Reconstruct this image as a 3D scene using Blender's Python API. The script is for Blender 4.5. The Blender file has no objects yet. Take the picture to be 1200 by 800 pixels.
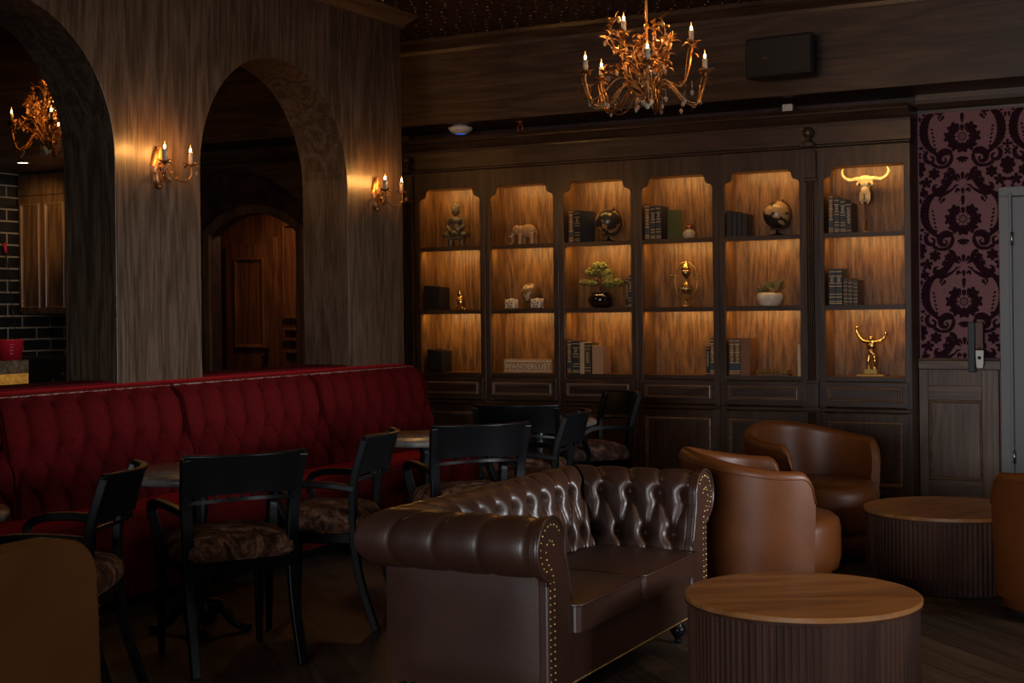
import bpy, math, random
import numpy as np
from mathutils import Vector, Matrix
PI = math.pi
rnd = random.Random(7)
SC = bpy.context.scene
COL = SC.collection

# ------------------------------------------------------------------ materials
def new_mat(name):
    m = bpy.data.materials.new(name); m.use_nodes = True
    nt = m.node_tree; b = nt.nodes['Principled BSDF']
    return m, nt, b
def N(nt, typ, **kw):
    n = nt.nodes.new(typ)
    for k, v in kw.items():
        if k in n.inputs: n.inputs[k].default_value = v
        else: setattr(n, k, v)
    return n
def L(nt, a, b): nt.links.new(a, b)
def math_n(nt, op, a, b=None, c=None):
    n = nt.nodes.new('ShaderNodeMath'); n.operation = op
    for i, x in enumerate((a, b, c)):
        if x is None: continue
        if isinstance(x, (int, float)): n.inputs[i].default_value = x
        else: nt.links.new(x, n.inputs[i])
    return n.outputs[0]
def rgba(c): return (c[0], c[1], c[2], 1.0)
def ramp(nt, fac, stops):
    r = nt.nodes.new('ShaderNodeValToRGB')
    el = r.color_ramp.elements
    while len(el) < len(stops): el.new(0.5)
    for e, (p, c) in zip(el, stops): e.position = p; e.color = rgba(c)
    nt.links.new(fac, r.inputs[0]); return r.outputs[0]
def coords(nt, scale, shift_by_place=True):
    tc = nt.nodes.new('ShaderNodeTexCoord')
    mp = nt.nodes.new('ShaderNodeMapping'); mp.inputs['Scale'].default_value = scale
    if shift_by_place:
        oi = nt.nodes.new('ShaderNodeObjectInfo')
        ad = nt.nodes.new('ShaderNodeVectorMath'); ad.operation = 'MULTIPLY_ADD'
        ad.inputs[1].default_value = (1.37, 1.11, 0.7)
        L(nt, oi.outputs['Location'], ad.inputs[0]); L(nt, tc.outputs['Object'], ad.inputs[2])
        L(nt, ad.outputs[0], mp.inputs[0])
    else:
        L(nt, tc.outputs['Object'], mp.inputs[0])
    return mp.outputs[0]
def bump(nt, b, h, strength=0.2, dist=0.01):
    bp = nt.nodes.new('ShaderNodeBump'); bp.inputs['Strength'].default_value = strength
    bp.inputs['Distance'].default_value = dist
    L(nt, h, bp.inputs['Height']); L(nt, bp.outputs[0], b.inputs['Normal'])
def wood(name, dark, mid, light, axis='z', figure=1.0, rough=0.4, spec=0.5, fine=1.0, fl=2.2, fw=70):
    m, nt, b = new_mat(name)
    s = {'z': (5, 5, .55), 'x': (.55, 5, 5), 'y': (5, .55, 5)}[axis]
    f = {'z': (fw, fw, fl), 'x': (fl, fw, fw), 'y': (fw, fl, fw)}[axis]
    n1 = N(nt, 'ShaderNodeTexNoise', Scale=1.0, Detail=2.0, Roughness=.45); L(nt, coords(nt, s), n1.inputs['Vector'])
    rings = math_n(nt, 'SINE', math_n(nt, 'MULTIPLY', n1.outputs[0], 62.0 * figure))
    n2 = N(nt, 'ShaderNodeTexNoise', Scale=1.0, Detail=4.0, Roughness=.6); L(nt, coords(nt, f), n2.inputs['Vector'])
    n3 = N(nt, 'ShaderNodeTexNoise', Scale=1.3, Detail=1.0); L(nt, coords(nt, tuple(.5 * v for v in s)), n3.inputs['Vector'])
    v = math_n(nt, 'MULTIPLY_ADD', rings, .14, .42)
    v = math_n(nt, 'ADD', v, math_n(nt, 'MULTIPLY_ADD', n2.outputs[0], 1.0 * fine, -.5 * fine))
    v = math_n(nt, 'ADD', v, math_n(nt, 'MULTIPLY_ADD', n3.outputs[0], .3, -.15))
    c = ramp(nt, v, [(.12, dark), (.48, mid), (.88, light)])
    L(nt, c, b.inputs['Base Color'])
    b.inputs['Roughness'].default_value = rough
    b.inputs['Specular IOR Level'].default_value = spec
    bump(nt, b, v, .12, .004)
    return m
def plain(name, c, rough=.5, metal=0.0, spec=.5, emit=None, estr=0.0, coat=0.0, sheen=0.0):
    m, nt, b = new_mat(name)
    b.inputs['Base Color'].default_value = rgba(c); b.inputs['Roughness'].default_value = rough
    b.inputs['Metallic'].default_value = metal; b.inputs['Specular IOR Level'].default_value = spec
    b.inputs['Coat Weight'].default_value = coat; b.inputs['Sheen Weight'].default_value = sheen
    if emit: b.inputs['Emission Color'].default_value = rgba(emit); b.inputs['Emission Strength'].default_value = estr
    return m
def mottled(name, c1, c2, scale=20, rough=.5, metal=0.0, bstr=.15, bdist=.003, detail=4.0, stops=(.35, .65), spec=.5, stretch=(1, 1, 1), sheen=0.0):
    m, nt, b = new_mat(name)
    n = N(nt, 'ShaderNodeTexNoise', Scale=scale, Detail=detail, Roughness=.6); L(nt, coords(nt, stretch), n.inputs['Vector'])
    L(nt, ramp(nt, n.outputs[0], [(stops[0], c1), (stops[1], c2)]), b.inputs['Base Color'])
    b.inputs['Roughness'].default_value = rough; b.inputs['Metallic'].default_value = metal
    b.inputs['Specular IOR Level'].default_value = spec; b.inputs['Sheen Weight'].default_value = sheen
    if bstr: bump(nt, b, n.outputs[0], bstr, bdist)
    return m
def leather(name, c1, c2, rough=.38, spec=.5):
    m, nt, b = new_mat(name)
    n = N(nt, 'ShaderNodeTexNoise', Scale=4.0, Detail=5.0, Roughness=.65); L(nt, coords(nt, (1, 1, 1)), n.inputs['Vector'])
    L(nt, ramp(nt, n.outputs[0], [(.3, c1), (.7, c2)]), b.inputs['Base Color'])
    v = N(nt, 'ShaderNodeTexVoronoi', Scale=260.0); L(nt, coords(nt, (1, 1, 1)), v.inputs['Vector'])
    b.inputs['Roughness'].default_value = rough; b.inputs['Specular IOR Level'].default_value = spec
    bump(nt, b, v.outputs['Distance'], .12, .002)
    return m

M = {}
M['pier'] = wood('stained oak', (.030, .0175, .010), (.068, .042, .026), (.118, .078, .053), 'z', .8, .42, .42, 1.45, 5, 85)
M['pier_h'] = wood('stained oak lying', (.030, .016, .008), (.066, .038, .020), (.115, .070, .038), 'x', .8, .34, .5)
M['beam'] = wood('beam oak', (.030, .0155, .008), (.066, .036, .019), (.112, .066, .036), 'x', .7, .45, .4)
M['trim'] = wood('trim oak', (.026, .015, .009), (.055, .032, .019), (.095, .058, .035), 'x', .6, .35, .5)
M['trim_y'] = wood('trim oak lengthwise', (.050, .026, .012), (.10, .056, .027), (.16, .095, .05), 'y', .6, .35, .5)
M['case'] = wood('dark bookcase oak', (.024, .012, .0065), (.052, .027, .0155), (.088, .050, .030), 'z', .8, .36, .5)
M['case_h'] = wood('dark bookcase oak lying', (.024, .012, .0065), (.052, .027, .0155), (.088, .050, .030), 'x', .8, .36, .5)
M['mould_lit'] = wood('polished moulding with light painted in', (.10, .062, .040), (.17, .112, .076), (.25, .17, .12), 'x', .8, .26, .7)  # paler than the case oak: light caught along the edges is put into the colour
M['oak'] = wood('honey oak veneer', (.068, .028, .008), (.162, .075, .022), (.265, .132, .042), 'z', 1.0, .42, .4, 1.2, 8, 60)
M['oak_h'] = wood('honey oak shelf', (.075, .028, .008), (.175, .073, .021), (.275, .128, .040), 'x', 1.0, .42, .4, 1.2, 8, 60)
M['wains'] = wood('wainscot oak', (.055, .030, .016), (.120, .068, .039), (.20, .12, .073), 'z', .8, .4, .45)
M['wains_h'] = wood('wainscot oak lying', (.055, .030, .016), (.120, .068, .039), (.20, .12, .073), 'x', .8, .4, .45)
M['cab'] = wood('bar cabinet oak', (.05, .024, .010), (.14, .070, .028), (.22, .12, .05), 'z', .8, .35, .5)
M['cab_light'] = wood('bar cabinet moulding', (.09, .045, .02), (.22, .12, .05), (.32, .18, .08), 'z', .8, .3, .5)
M['hall'] = wood('hall panel wood', (.04, .020, .009), (.10, .050, .022), (.16, .085, .04), 'z', .7, .4, .5)
M['walnut'] = wood('coffee table walnut', (.12, .046, .013), (.230, .096, .029), (.32, .148, .048), 'x', .45, .42, .4, .5)
M['slat'] = wood('fluted walnut', (.018, .007, .004), (.042, .0165, .0095), (.068, .030, .017), 'z', .4, .6, .18, .5)
M['velvet'] = mottled('red velvet', (.046, .0017, .0022), (.082, .0032, .0040), 55, .9, 0, .15, .004, 4, (.3, .7), .08, (1, 1, 1), .02)
_v = M['velvet'].node_tree.nodes['Principled BSDF']; _v.inputs['Sheen Weight'].default_value = .30; _v.inputs['Sheen Roughness'].default_value = .35; _v.inputs['Sheen Tint'].default_value = (.55, .014, .018, 1)
M['velvet_dark'] = mottled('dark red velvet', (.045, .002, .003), (.08, .004, .006), 55, .9, 0, .15, .004, 4, (.3, .7), .05)
M['piping'] = mottled('pale stitched piping', (.07, .012, .012), (.26, .17, .14), 90, .6, 0, .1, .002, 2, (.45, .55))
M['leather'] = leather('oxblood leather', (.026, .0095, .0052), (.045, .0170, .0092), .38, .75)
M['tan'] = leather('tan leather', (.086, .0235, .0045), (.122, .035, .0070), .40, .34)
M['tan_dark'] = leather('brown suede leather', (.120, .045, .0125), (.165, .063, .018), .65, .2)
M['black'] = plain('black lacquer', (.0035, .0035, .004), .36, 0, .16)
M['iron'] = plain('black cast iron', (.010, .010, .012), .3, .3, .5)
M['rubber'] = plain('black plastic', (.012, .012, .013), .55)
M['grille'] = mottled('black speaker cloth', (.007, .007, .008), (.016, .016, .018), 300, .7, 0, .2, .002)
M['white'] = plain('white plastic', (.62, .60, .56), .4)
M['blue'] = plain('blue status light', (.02, .08, .6), .3, emit=(.05, .2, 1.0), estr=.35)
M['stone'] = mottled('grey stone', (.10, .085, .075), (.24, .215, .19), 9, .25, 0, .05, .002, 6, (.3, .7))
M['brass'] = plain('aged brass', (.42, .27, .10), .32, .9)
M['gold'] = plain('polished gold', (.85, .52, .16), .26, 1.0)
M['goldleaf'] = mottled('antique gold leaf', (.13, .055, .018), (.32, .155, .05), 40, .38, .75, .2, .004)
M['candle'] = plain('candle sleeve', (.30, .24, .17), .6)
M['flame'] = plain('candle bulb glow', (1, .6, .25), .3, emit=(1.0, .44, .10), estr=3600.0)
M['tip'] = plain('candle bulb tip', (1, .5, .15), .3, emit=(1.0, .42, .08), estr=1.6)
M['crystal'] = plain('crystal drop', (.30, .20, .14), .08, .3, .8)
M['bronze'] = mottled('weathered bronze', (.055, .040, .022), (.17, .125, .07), 30, .5, .35, .25, .004)
M['carved'] = mottled('carved pale wood', (.34, .19, .085), (.46, .27, .13), 14, .5, 0, .1, .002, 3, (.3, .7), .4, (1, 1, .3))
M['ivory'] = mottled('ivory ceramic', (.60, .50, .36), (.80, .70, .54), 18, .4, 0, .1, .002)
M['bone'] = mottled('yellowed bone', (.52, .38, .18), (.80, .62, .33), 16, .5, 0, .2, .003)
M['pot'] = plain('black glazed pot', (.012, .008, .008), .12, 0, .6, coat=.5)
M['foliage'] = mottled('mossy green foliage', (.10, .10, .018), (.27, .25, .055), 45, .7, 0, .3, .01)
M['leaf'] = mottled('succulent green', (.10, .12, .035), (.28, .26, .10), 30, .5, 0, 0)
M['bark'] = mottled('brown bark', (.05, .03, .016), (.12, .075, .04), 40, .7, 0, .3, .004)
M['silver'] = plain('brushed silver', (.62, .60, .56), .3, 1.0)
M['pages'] = mottled('paper pages', (.50, .40, .26), (.70, .60, .42), 200, .8, 0, 0, 0, 2, (.3, .7), .3, (.05, .05, 1))
M['red'] = plain('red plastic', (.42, .012, .022), .35)
M['copper'] = plain('copper red', (.35, .10, .06), .35, .6)
M['strap'] = plain('dark red leather strap', (.085, .030, .022), .5)
M['steel'] = plain('dull steel plate', (.30, .28, .25), .42, .8)
M['tin_boss'] = plain('pressed tin boss', (.16, .10, .065), .22, .9)
M['amber'] = mottled('amber backlit stone', (.30, .12, .015), (.75, .38, .06), 18, .4, 0, .1, .002)
_b = M['amber'].node_tree.nodes['Principled BSDF']; _b.inputs['Emission Color'].default_value = (1, .45, .08, 1); _b.inputs['Emission Strength'].default_value = .12
M['brownstone'] = mottled('brown stone', (.05, .032, .018), (.17, .12, .075), 26, .35, 0, .1, .003)
M['marble'] = mottled('black marble with white veins', (.010, .010, .010), (.42, .38, .33), 7, .25, 0, 0, 0, 8, (.60, .72))
M['door_paint'] = plain('pale grey paint', (.20, .215, .225), .5)
M['led'] = plain('warm shelf light', (1, .7, .35), .4, emit=(1.0, .55, .18), estr=3.0)
M['lamp'] = plain('downlight lens', (1, .9, .7), .3, emit=(1.0, .78, .48), estr=14.0)

def floor_mat():
    m, nt, b = new_mat('dark plank floor')
    tc = coords(nt, (1, 1, 1), False)
    rot = nt.nodes.new('ShaderNodeMapping'); rot.inputs['Rotation'].default_value = (0, 0, PI / 4); L(nt, tc, rot.inputs[0])
    br = N(nt, 'ShaderNodeTexBrick', Scale=1.0); br.offset = .37
    br.inputs['Brick Width'].default_value = 1.1; br.inputs['Row Height'].default_value = .14; br.inputs['Mortar Size'].default_value = .003
    br.inputs['Color1'].default_value = (.034, .024, .016, 1); br.inputs['Color2'].default_value = (.075, .054, .038, 1); br.inputs['Mortar'].default_value = (.008, .006, .005, 1)
    L(nt, rot.outputs[0], br.inputs['Vector'])
    st = nt.nodes.new('ShaderNodeMapping'); st.inputs['Scale'].default_value = (1.2, 26, 1); L(nt, rot.outputs[0], st.inputs[0])
    n = N(nt, 'ShaderNodeTexNoise', Scale=1.0, Detail=5.0, Roughness=.65); L(nt, st.outputs[0], n.inputs['Vector'])
    mx = nt.nodes.new('ShaderNodeMix'); mx.data_type = 'RGBA'; mx.blend_type = 'MULTIPLY'; mx.inputs[0].default_value = .8
    L(nt, br.outputs[0], mx.inputs[6]); L(nt, ramp(nt, n.outputs[0], [(.3, (.35, .35, .35)), (.7, (1.25, 1.2, 1.1))]), mx.inputs[7])
    L(nt, mx.outputs[2], b.inputs['Base Color'])
    L(nt, ramp(nt, n.outputs[0], [(.3, (.42, .42, .42)), (.7, (.62, .62, .62))]), b.inputs['Roughness'])
    bump(nt, b, n.outputs[0], .12, .004)
    return m
M['floor'] = floor_mat()
def tin_mat():
    m, nt, b = new_mat('pressed tin')
    b.inputs['Base Color'].default_value = (.10, .055, .032, 1); b.inputs['Metallic'].default_value = .85; b.inputs['Roughness'].default_value = .28
    v = N(nt, 'ShaderNodeTexVoronoi', Scale=11.0); v.inputs['Randomness'].default_value = .35
    L(nt, coords(nt, (1, 1, 1), False), v.inputs['Vector'])
    bump(nt, b, ramp(nt, v.outputs['Distance'], [(.0, (1, 1, 1)), (.55, (0, 0, 0))]), 1.0, .03)
    return m
M['tin'] = tin_mat()
def tile_mat():
    m, nt, b = new_mat('black brick tile')
    tc = nt.nodes.new('ShaderNodeTexCoord'); sp = nt.nodes.new('ShaderNodeSeparateXYZ'); cb = nt.nodes.new('ShaderNodeCombineXYZ')
    L(nt, tc.outputs['Object'], sp.inputs[0])
    L(nt, math_n(nt, 'ADD', sp.outputs[0], sp.outputs[1]), cb.inputs[0]); L(nt, sp.outputs[2], cb.inputs[1])
    br = N(nt, 'ShaderNodeTexBrick', Scale=1.0)
    br.inputs['Brick Width'].default_value = .36; br.inputs['Row Height'].default_value = .113; br.inputs['Mortar Size'].default_value = .008
    br.inputs['Color1'].default_value = (.010, .009, .008, 1); br.inputs['Color2'].default_value = (.016, .014, .012, 1); br.inputs['Mortar'].default_value = (.27, .22, .155, 1)
    L(nt, cb.outputs[0], br.inputs['Vector']); L(nt, br.outputs[0], b.inputs['Base Color'])
    b.inputs['Roughness'].default_value = .3
    bump(nt, b, br.outputs['Fac'], -.4, .004)
    return m
M['tile'] = tile_mat()
def paper_mat():
    m, nt, b = new_mat('plum wallpaper ground')
    n = N(nt, 'ShaderNodeTexNoise', Scale=220.0, Detail=2.0); L(nt, coords(nt, (1, 1, .2), False), n.inputs['Vector'])
    L(nt, ramp(nt, n.outputs[0], [(.3, (.160, .043, .053)), (.7, (.215, .062, .074))]), b.inputs['Base Color'])
    b.inputs['Roughness'].default_value = .55
    return m
M['paper'] = paper_mat()
M['flock'] = mottled('dark flock', (.018, .006, .010), (.034, .011, .018), 150, .95, 0, .2, .002, 2, (.3, .7), .1)
def fabric_mat(light=False):
    m, nt, b = new_mat('rosy marbled fabric' if light else 'marbled feather fabric')
    n0 = N(nt, 'ShaderNodeTexNoise', Scale=6.0, Detail=3.0, Roughness=.55, Distortion=2.6); L(nt, coords(nt, (1, 1.25, 1)), n0.inputs['Vector'])
    n1 = N(nt, 'ShaderNodeTexNoise', Scale=16.0, Detail=3.0, Distortion=1.5); L(nt, coords(nt, (2.2, .8, 1)), n1.inputs['Vector'])
    v = math_n(nt, 'ADD', n0.outputs[0], math_n(nt, 'MULTIPLY_ADD', n1.outputs[0], .5, -.25))
    k = 1.6 if light else 1.0
    st = [(.36, (.020, .009, .005)), (.47, (.062, .026, .013)), (.56, (.115, .055, .030)), (.68, (.21, .120, .076))]
    if light: st = [(p, (c[0] * 1.5 + .03, c[1] * 1.6 + .03, c[2] * 1.8 + .03)) for p, c in st]
    L(nt, ramp(nt, v, st), b.inputs['Base Color'])
    b.inputs['Roughness'].default_value = .8; b.inputs['Specular IOR Level'].default_value = .12
    return m
M['fabric'] = fabric_mat()
M['fabric_light'] = fabric_mat(True)
def globe_mat(name, sea, land):
    m, nt, b = new_mat(name)
    n = N(nt, 'ShaderNodeTexNoise', Scale=9.0, Detail=4.0, Roughness=.5); L(nt, coords(nt, (1, 1, 1)), n.inputs['Vector'])
    L(nt, ramp(nt, n.outputs[0], [(.47, sea), (.50, land)]), b.inputs['Base Color'])
    b.inputs['Roughness'].default_value = .3
    return m
M['globe_a'] = globe_mat('antique globe print', (.035, .028, .02), (.40, .24, .09))
M['globe_b'] = globe_mat('tan globe print', (.46, .28, .12), (.020, .018, .016))
M['globe_c'] = globe_mat('ivory swirl', (.55, .40, .24), (.17, .09, .04))
def book_mat(name, c, gilt=(.62, .42, .16), lines=(.06, .12, .34, .62, .84, .93), title=None, panel=None):
    m, nt, b = new_mat(name)
    tc = nt.nodes.new('ShaderNodeTexCoord'); sp = nt.nodes.new('ShaderNodeSeparateXYZ'); L(nt, tc.outputs['Generated'], sp.inputs[0])
    ge = nt.nodes.new('ShaderNodeSeparateXYZ'); L(nt, tc.outputs['Normal'], ge.inputs[0])
    front = math_n(nt, 'LESS_THAN', ge.outputs[1], -.6)
    z = sp.outputs[2]; x = sp.outputs[0]
    acc = None
    for l in lines:
        t = math_n(nt, 'LESS_THAN', math_n(nt, 'ABSOLUTE', math_n(nt, 'SUBTRACT', z, l)), .009)
        acc = t if acc is None else math_n(nt, 'MAXIMUM', acc, t)
    if title:
        n = N(nt, 'ShaderNodeTexNoise', Scale=1.0, Detail=1.0); mp = nt.nodes.new('ShaderNodeMapping'); mp.inputs['Scale'].default_value = (9, 1, 42)
        L(nt, tc.outputs['Generated'], mp.inputs[0]); L(nt, mp.outputs[0], n.inputs['Vector'])
        t = math_n(nt, 'GREATER_THAN', n.outputs[0], .52)
        t = math_n(nt, 'MULTIPLY', t, math_n(nt, 'LESS_THAN', math_n(nt, 'ABSOLUTE', math_n(nt, 'SUBTRACT', z, (title[0] + title[1]) / 2)), (title[1] - title[0]) / 2))
        t = math_n(nt, 'MULTIPLY', t, math_n(nt, 'LESS_THAN', math_n(nt, 'ABSOLUTE', math_n(nt, 'SUBTRACT', x, .5)), .24))
        acc = t if acc is None else math_n(nt, 'MAXIMUM', acc, t)
    mx = nt.nodes.new('ShaderNodeMix'); mx.data_type = 'RGBA'; mx.inputs[6].default_value = rgba(c); mx.inputs[7].default_value = rgba(gilt)
    if panel:
        m2 = nt.nodes.new('ShaderNodeMix'); m2.data_type = 'RGBA'; m2.inputs[6].default_value = rgba(c); m2.inputs[7].default_value = rgba(panel)
        L(nt, math_n(nt, 'MULTIPLY', math_n(nt, 'LESS_THAN', math_n(nt, 'ABSOLUTE', math_n(nt, 'SUBTRACT', z, .28)), .14), front), m2.inputs[0])
        L(nt, m2.outputs[2], mx.inputs[6])
    if acc is not None: L(nt, math_n(nt, 'MULTIPLY', acc, front), mx.inputs[0])
    else: mx.inputs[0].default_value = 0
    L(nt, mx.outputs[2], b.inputs['Base Color']); b.inputs['Roughness'].default_value = .45
    return m
BK = {
 'brown': book_mat('brown leather binding', (.13, .055, .024), title=(.34, .84), panel=(.035, .045, .055)),
 'navy': book_mat('navy cloth binding', (.022, .026, .034), lines=(.05, .10, .22, .30, .52, .60, .80, .92), title=(.62, .78)),
 'black': book_mat('black binding', (.012, .010, .009), lines=(), title=None),
 'blackt': book_mat('black titled binding', (.014, .012, .011), lines=(.06, .94), title=(.3, .85)),
 'green': book_mat('olive green cover', (.105, .115, .040), lines=()),
 'olive': book_mat('dark olive binding', (.055, .045, .024), lines=(.1, .2, .8, .9), title=(.35, .7)),
 'cream': book_mat('cream paper cover', (.50, .36, .20), lines=()),
 'peach': book_mat('pale peach cover', (.42, .24, .13), lines=()),
 'tanbox': book_mat('chestnut slipcase', (.19, .072, .025), lines=()),
 'old': book_mat('worn brown binding', (.050, .032, .018), lines=(.12, .25, .4, .55, .7, .85)),
}

# ------------------------------------------------------------------ mesh building
class MB:
    def __init__(s): s.v = []; s.f = []; s.mi = []; s.sm = []
    def add(s, vs, fs, mi=0, smooth=False):
        b = len(s.v); s.v += [tuple(p) for p in vs]
        for f in fs: s.f.append(tuple(b + i for i in f)); s.mi.append(mi); s.sm.append(smooth)
        return s
    def box(s, x0, x1, y0, y1, z0, z1, mi=0):
        vs = [(x, y, z) for z in (z0, z1) for y in (y0, y1) for x in (x0, x1)]
        return s.add(vs, [(0, 2, 3, 1), (4, 5, 7, 6), (0, 1, 5, 4), (2, 6, 7, 3), (0, 4, 6, 2), (1, 3, 7, 5)], mi)
    def lathe(s, prof, n=32, c=(0, 0, 0), mi=0, axis='z', smooth=True, a0=0.0):
        vs = []; fs = []; k = len(prof)
        for i in range(n):
            a = a0 + 2 * PI * i / n; ca, sa = math.cos(a), math.sin(a)
            for r, z in prof:
                p = (r * ca, r * sa, z)
                if axis == 'y': p = (r * ca, z, r * sa)
                if axis == 'x': p = (z, r * ca, r * sa)
                vs.append((c[0] + p[0], c[1] + p[1], c[2] + p[2]))
        for i in range(n):
            j = (i + 1) % n
            for t in range(k - 1): fs.append((i * k + t, j * k + t, j * k + t + 1, i * k + t + 1))
        if prof[0][0] > 1e-6: fs.append(tuple(i * k for i in reversed(range(n))))
        if prof[-1][0] > 1e-6: fs.append(tuple(i * k + k - 1 for i in range(n)))
        return s.add(vs, fs, mi, smooth)
    def ball(s, c, r, n=16, m=10, mi=0):
        if isinstance(r, (int, float)): r = (r, r, r)
        vs = [(c[0], c[1], c[2] - r[2])]; fs = []
        for j in range(1, m):
            t = PI * j / m
            for i in range(n):
                a = 2 * PI * i / n
                vs.append((c[0] + r[0] * math.sin(t) * math.cos(a), c[1] + r[1] * math.sin(t) * math.sin(a), c[2] - r[2] * math.cos(t)))
        vs.append((c[0], c[1], c[2] + r[2])); e = len(vs) - 1
        for i in range(n):
            j = (i + 1) % n
            fs.append((0, 1 + j, 1 + i))
            for k in range(m - 2): fs.append((1 + k * n + i, 1 + k * n + j, 1 + (k + 1) * n + j, 1 + (k + 1) * n + i))
            fs.append((1 + (m - 2) * n + i, 1 + (m - 2) * n + j, e))
        return s.add(vs, fs, mi, True)
    def tube(s, pts, r, n=10, mi=0, smooth=True, flat=None, ups=None):
        """round (or, with flat=(w,h), rectangular) sweep along points"""
        pts = [Vector(p) for p in pts]; k = len(pts)
        rs = r if isinstance(r, (list, tuple)) and not flat else [r] * k
        ref = None; vs = []
        for i, p in enumerate(pts):
            t = (pts[min(i + 1, k - 1)] - pts[max(i - 1, 0)]).normalized()
            if ref is None:
                ref = Vector(ups) if ups else (Vector((0, 0, 1)) if abs(t.z) < .9 else Vector((1, 0, 0)))
            a = ref - t * ref.dot(t); a.normalize(); ref = a; b = t.cross(a)
            if flat:
                w, h = flat[i] if isinstance(flat, list) else flat
                for x, y in ((-w, -h), (w, -h), (w, h), (-w, h)): vs.append(p + b * (x / 2) + a * (y / 2))
            else:
                for q in range(n):
                    an = 2 * PI * q / n; vs.append(p + (a * math.cos(an) + b * math.sin(an)) * rs[i])
        m_ = 4 if flat else n; fs = []
        for i in range(k - 1):
            for q in range(m_):
                w_ = (q + 1) % m_; fs.append((i * m_ + q, i * m_ + w_, (i + 1) * m_ + w_, (i + 1) * m_ + q))
        fs.append(tuple(reversed(range(m_)))); fs.append(tuple(range((k - 1) * m_, k * m_)))
        return s.add(vs, fs, mi, smooth and not flat)
    def grid(s, P, mi=0, smooth=True, close_u=False, flip=False):
        nu, nv = P.shape[0], P.shape[1]; fs = []
        for i in range(nu if close_u else nu - 1):
            j = (i + 1) % nu
            for t in range(nv - 1):
                q = (i * nv + t, j * nv + t, j * nv + t + 1, i * nv + t + 1)
                fs.append(q[::-1] if flip else q)
        return s.add([tuple(map(float, p)) for p in P.reshape(-1, 3)], fs, mi, smooth)
    def prism(s, poly, fn, d0, d1, mi=0):
        """extrude 2D polygon; fn(a,b,d)->xyz"""
        n = len(poly); vs = [fn(a, b, d0) for a, b in poly] + [fn(a, b, d1) for a, b in poly]
        fs = [tuple(range(n))[::-1], tuple(range(n, 2 * n))] + [(i, (i + 1) % n, n + (i + 1) % n, n + i) for i in range(n)]
        return s.add(vs, fs, mi)
    def build(s, name, mats, parent=None, bevel=0, recalc=True, seg=2):
        me = bpy.data.meshes.new(name); me.from_pydata(s.v, [], s.f)
        for m in (mats if isinstance(mats, (list, tuple)) else [mats]): me.materials.append(m)
        me.polygons.foreach_set('material_index', s.mi); me.polygons.foreach_set('use_smooth', s.sm)
        if recalc:
            import bmesh
            bm = bmesh.new(); bm.from_mesh(me); bmesh.ops.recalc_face_normals(bm, faces=bm.faces); bm.to_mesh(me); bm.free()
        me.update()
        o = bpy.data.objects.new(name, me); COL.objects.link(o)
        if parent: o.parent = parent
        if bevel:
            b = o.modifiers.new('bevel', 'BEVEL'); b.width = bevel; b.segments = seg; b.limit_method = 'ANGLE'; b.angle_limit = math.radians(40)
            b.harden_normals = False
        return o
def blob(name, balls, tubes, mat, parent=None, voxel=.005, smooth=2):
    m = MB()
    for c, r in balls: m.ball(c, r, 14, 10)
    for pts, r in tubes: m.tube(pts, r, 10)
    o = m.build(name, mat, parent)
    rm = o.modifiers.new('fuse', 'REMESH'); rm.mode = 'VOXEL'; rm.voxel_size = voxel; rm.use_smooth_shade = True
    if smooth:
        sm = o.modifiers.new('soften', 'SMOOTH'); sm.iterations = smooth; sm.factor = .5
    return o
def tag(o, label, cat, group=None):
    o['label'] = label; o['category'] = cat
    if group: o['group'] = group
    return o
def thing(name, loc, label, cat, rz=0.0, group=None):
    o = bpy.data.objects.new(name, None); COL.objects.link(o); o.location = loc; o.rotation_euler = (0, 0, rz)
    o.empty_display_size = .1
    return tag(o, label, cat, group)
def struct(o): o['kind'] = 'structure'; return o
def dup(root, loc, rz, label, group=None):
    r = root.copy(); COL.objects.link(r); r.location = loc; r.rotation_euler = (0, 0, rz); r['label'] = label
    if group: r['group'] = group
    for ch in list(root.children):
        c = ch.copy(); COL.objects.link(c); c.parent = r
        for g in list(ch.children):
            d = g.copy(); COL.objects.link(d); d.parent = c
    return r
def arc(cx, cy, r, a0, a1, n): return [(cx + r * math.cos(a0 + (a1 - a0) * i / n), cy + r * math.sin(a0 + (a1 - a0) * i / n)) for i in range(n + 1)]
XZ = lambda a, b, d: (a, d, b)
YZ = lambda a, b, d: (d, a, b)
def spline(pts, n=8):
    """Catmull-Rom through points"""
    P = [Vector(p) for p in pts]; P = [P[0] * 2 - P[1]] + P + [P[-1] * 2 - P[-2]]; out = []
    for i in range(1, len(P) - 2):
        for k in range(n):
            t = k / n
            out.append(.5 * ((2 * P[i]) + (P[i + 1] - P[i - 1]) * t + (2 * P[i - 1] - 5 * P[i] + 4 * P[i + 1] - P[i + 2]) * t * t + (3 * P[i] - P[i - 1] - 3 * P[i + 1] + P[i + 2]) * t ** 3))
    out.append(P[-2]); return out
# ------------------------------------------------------------------ the setting
CEIL = 3.78; PX = -5.85; FY = 10.75
struct(MB().box(-13, 4, -3, 13.5, -.1, 0).build('floor', M['floor']))
ce = struct(MB().box(-13, 4, -3, 13.5, CEIL, 3.9).build('ceiling', M['tin']))
tb = MB(); row = 0; y = 7.2
while y < 10.34:
    x = -6.6 + (0, .07, .03, .10)[row % 4]
    while x < -1.6:
        tb.lathe([(.024, 0), (.021, -.008), (.012, -.013), (0, -.015)], 10, (x, y, CEIL + .0005)); x += .135
    y += .115; row += 1
o = tb.build('pressed_pattern', M['tin_boss'], ce); o['kind'] = 'stuff'
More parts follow.
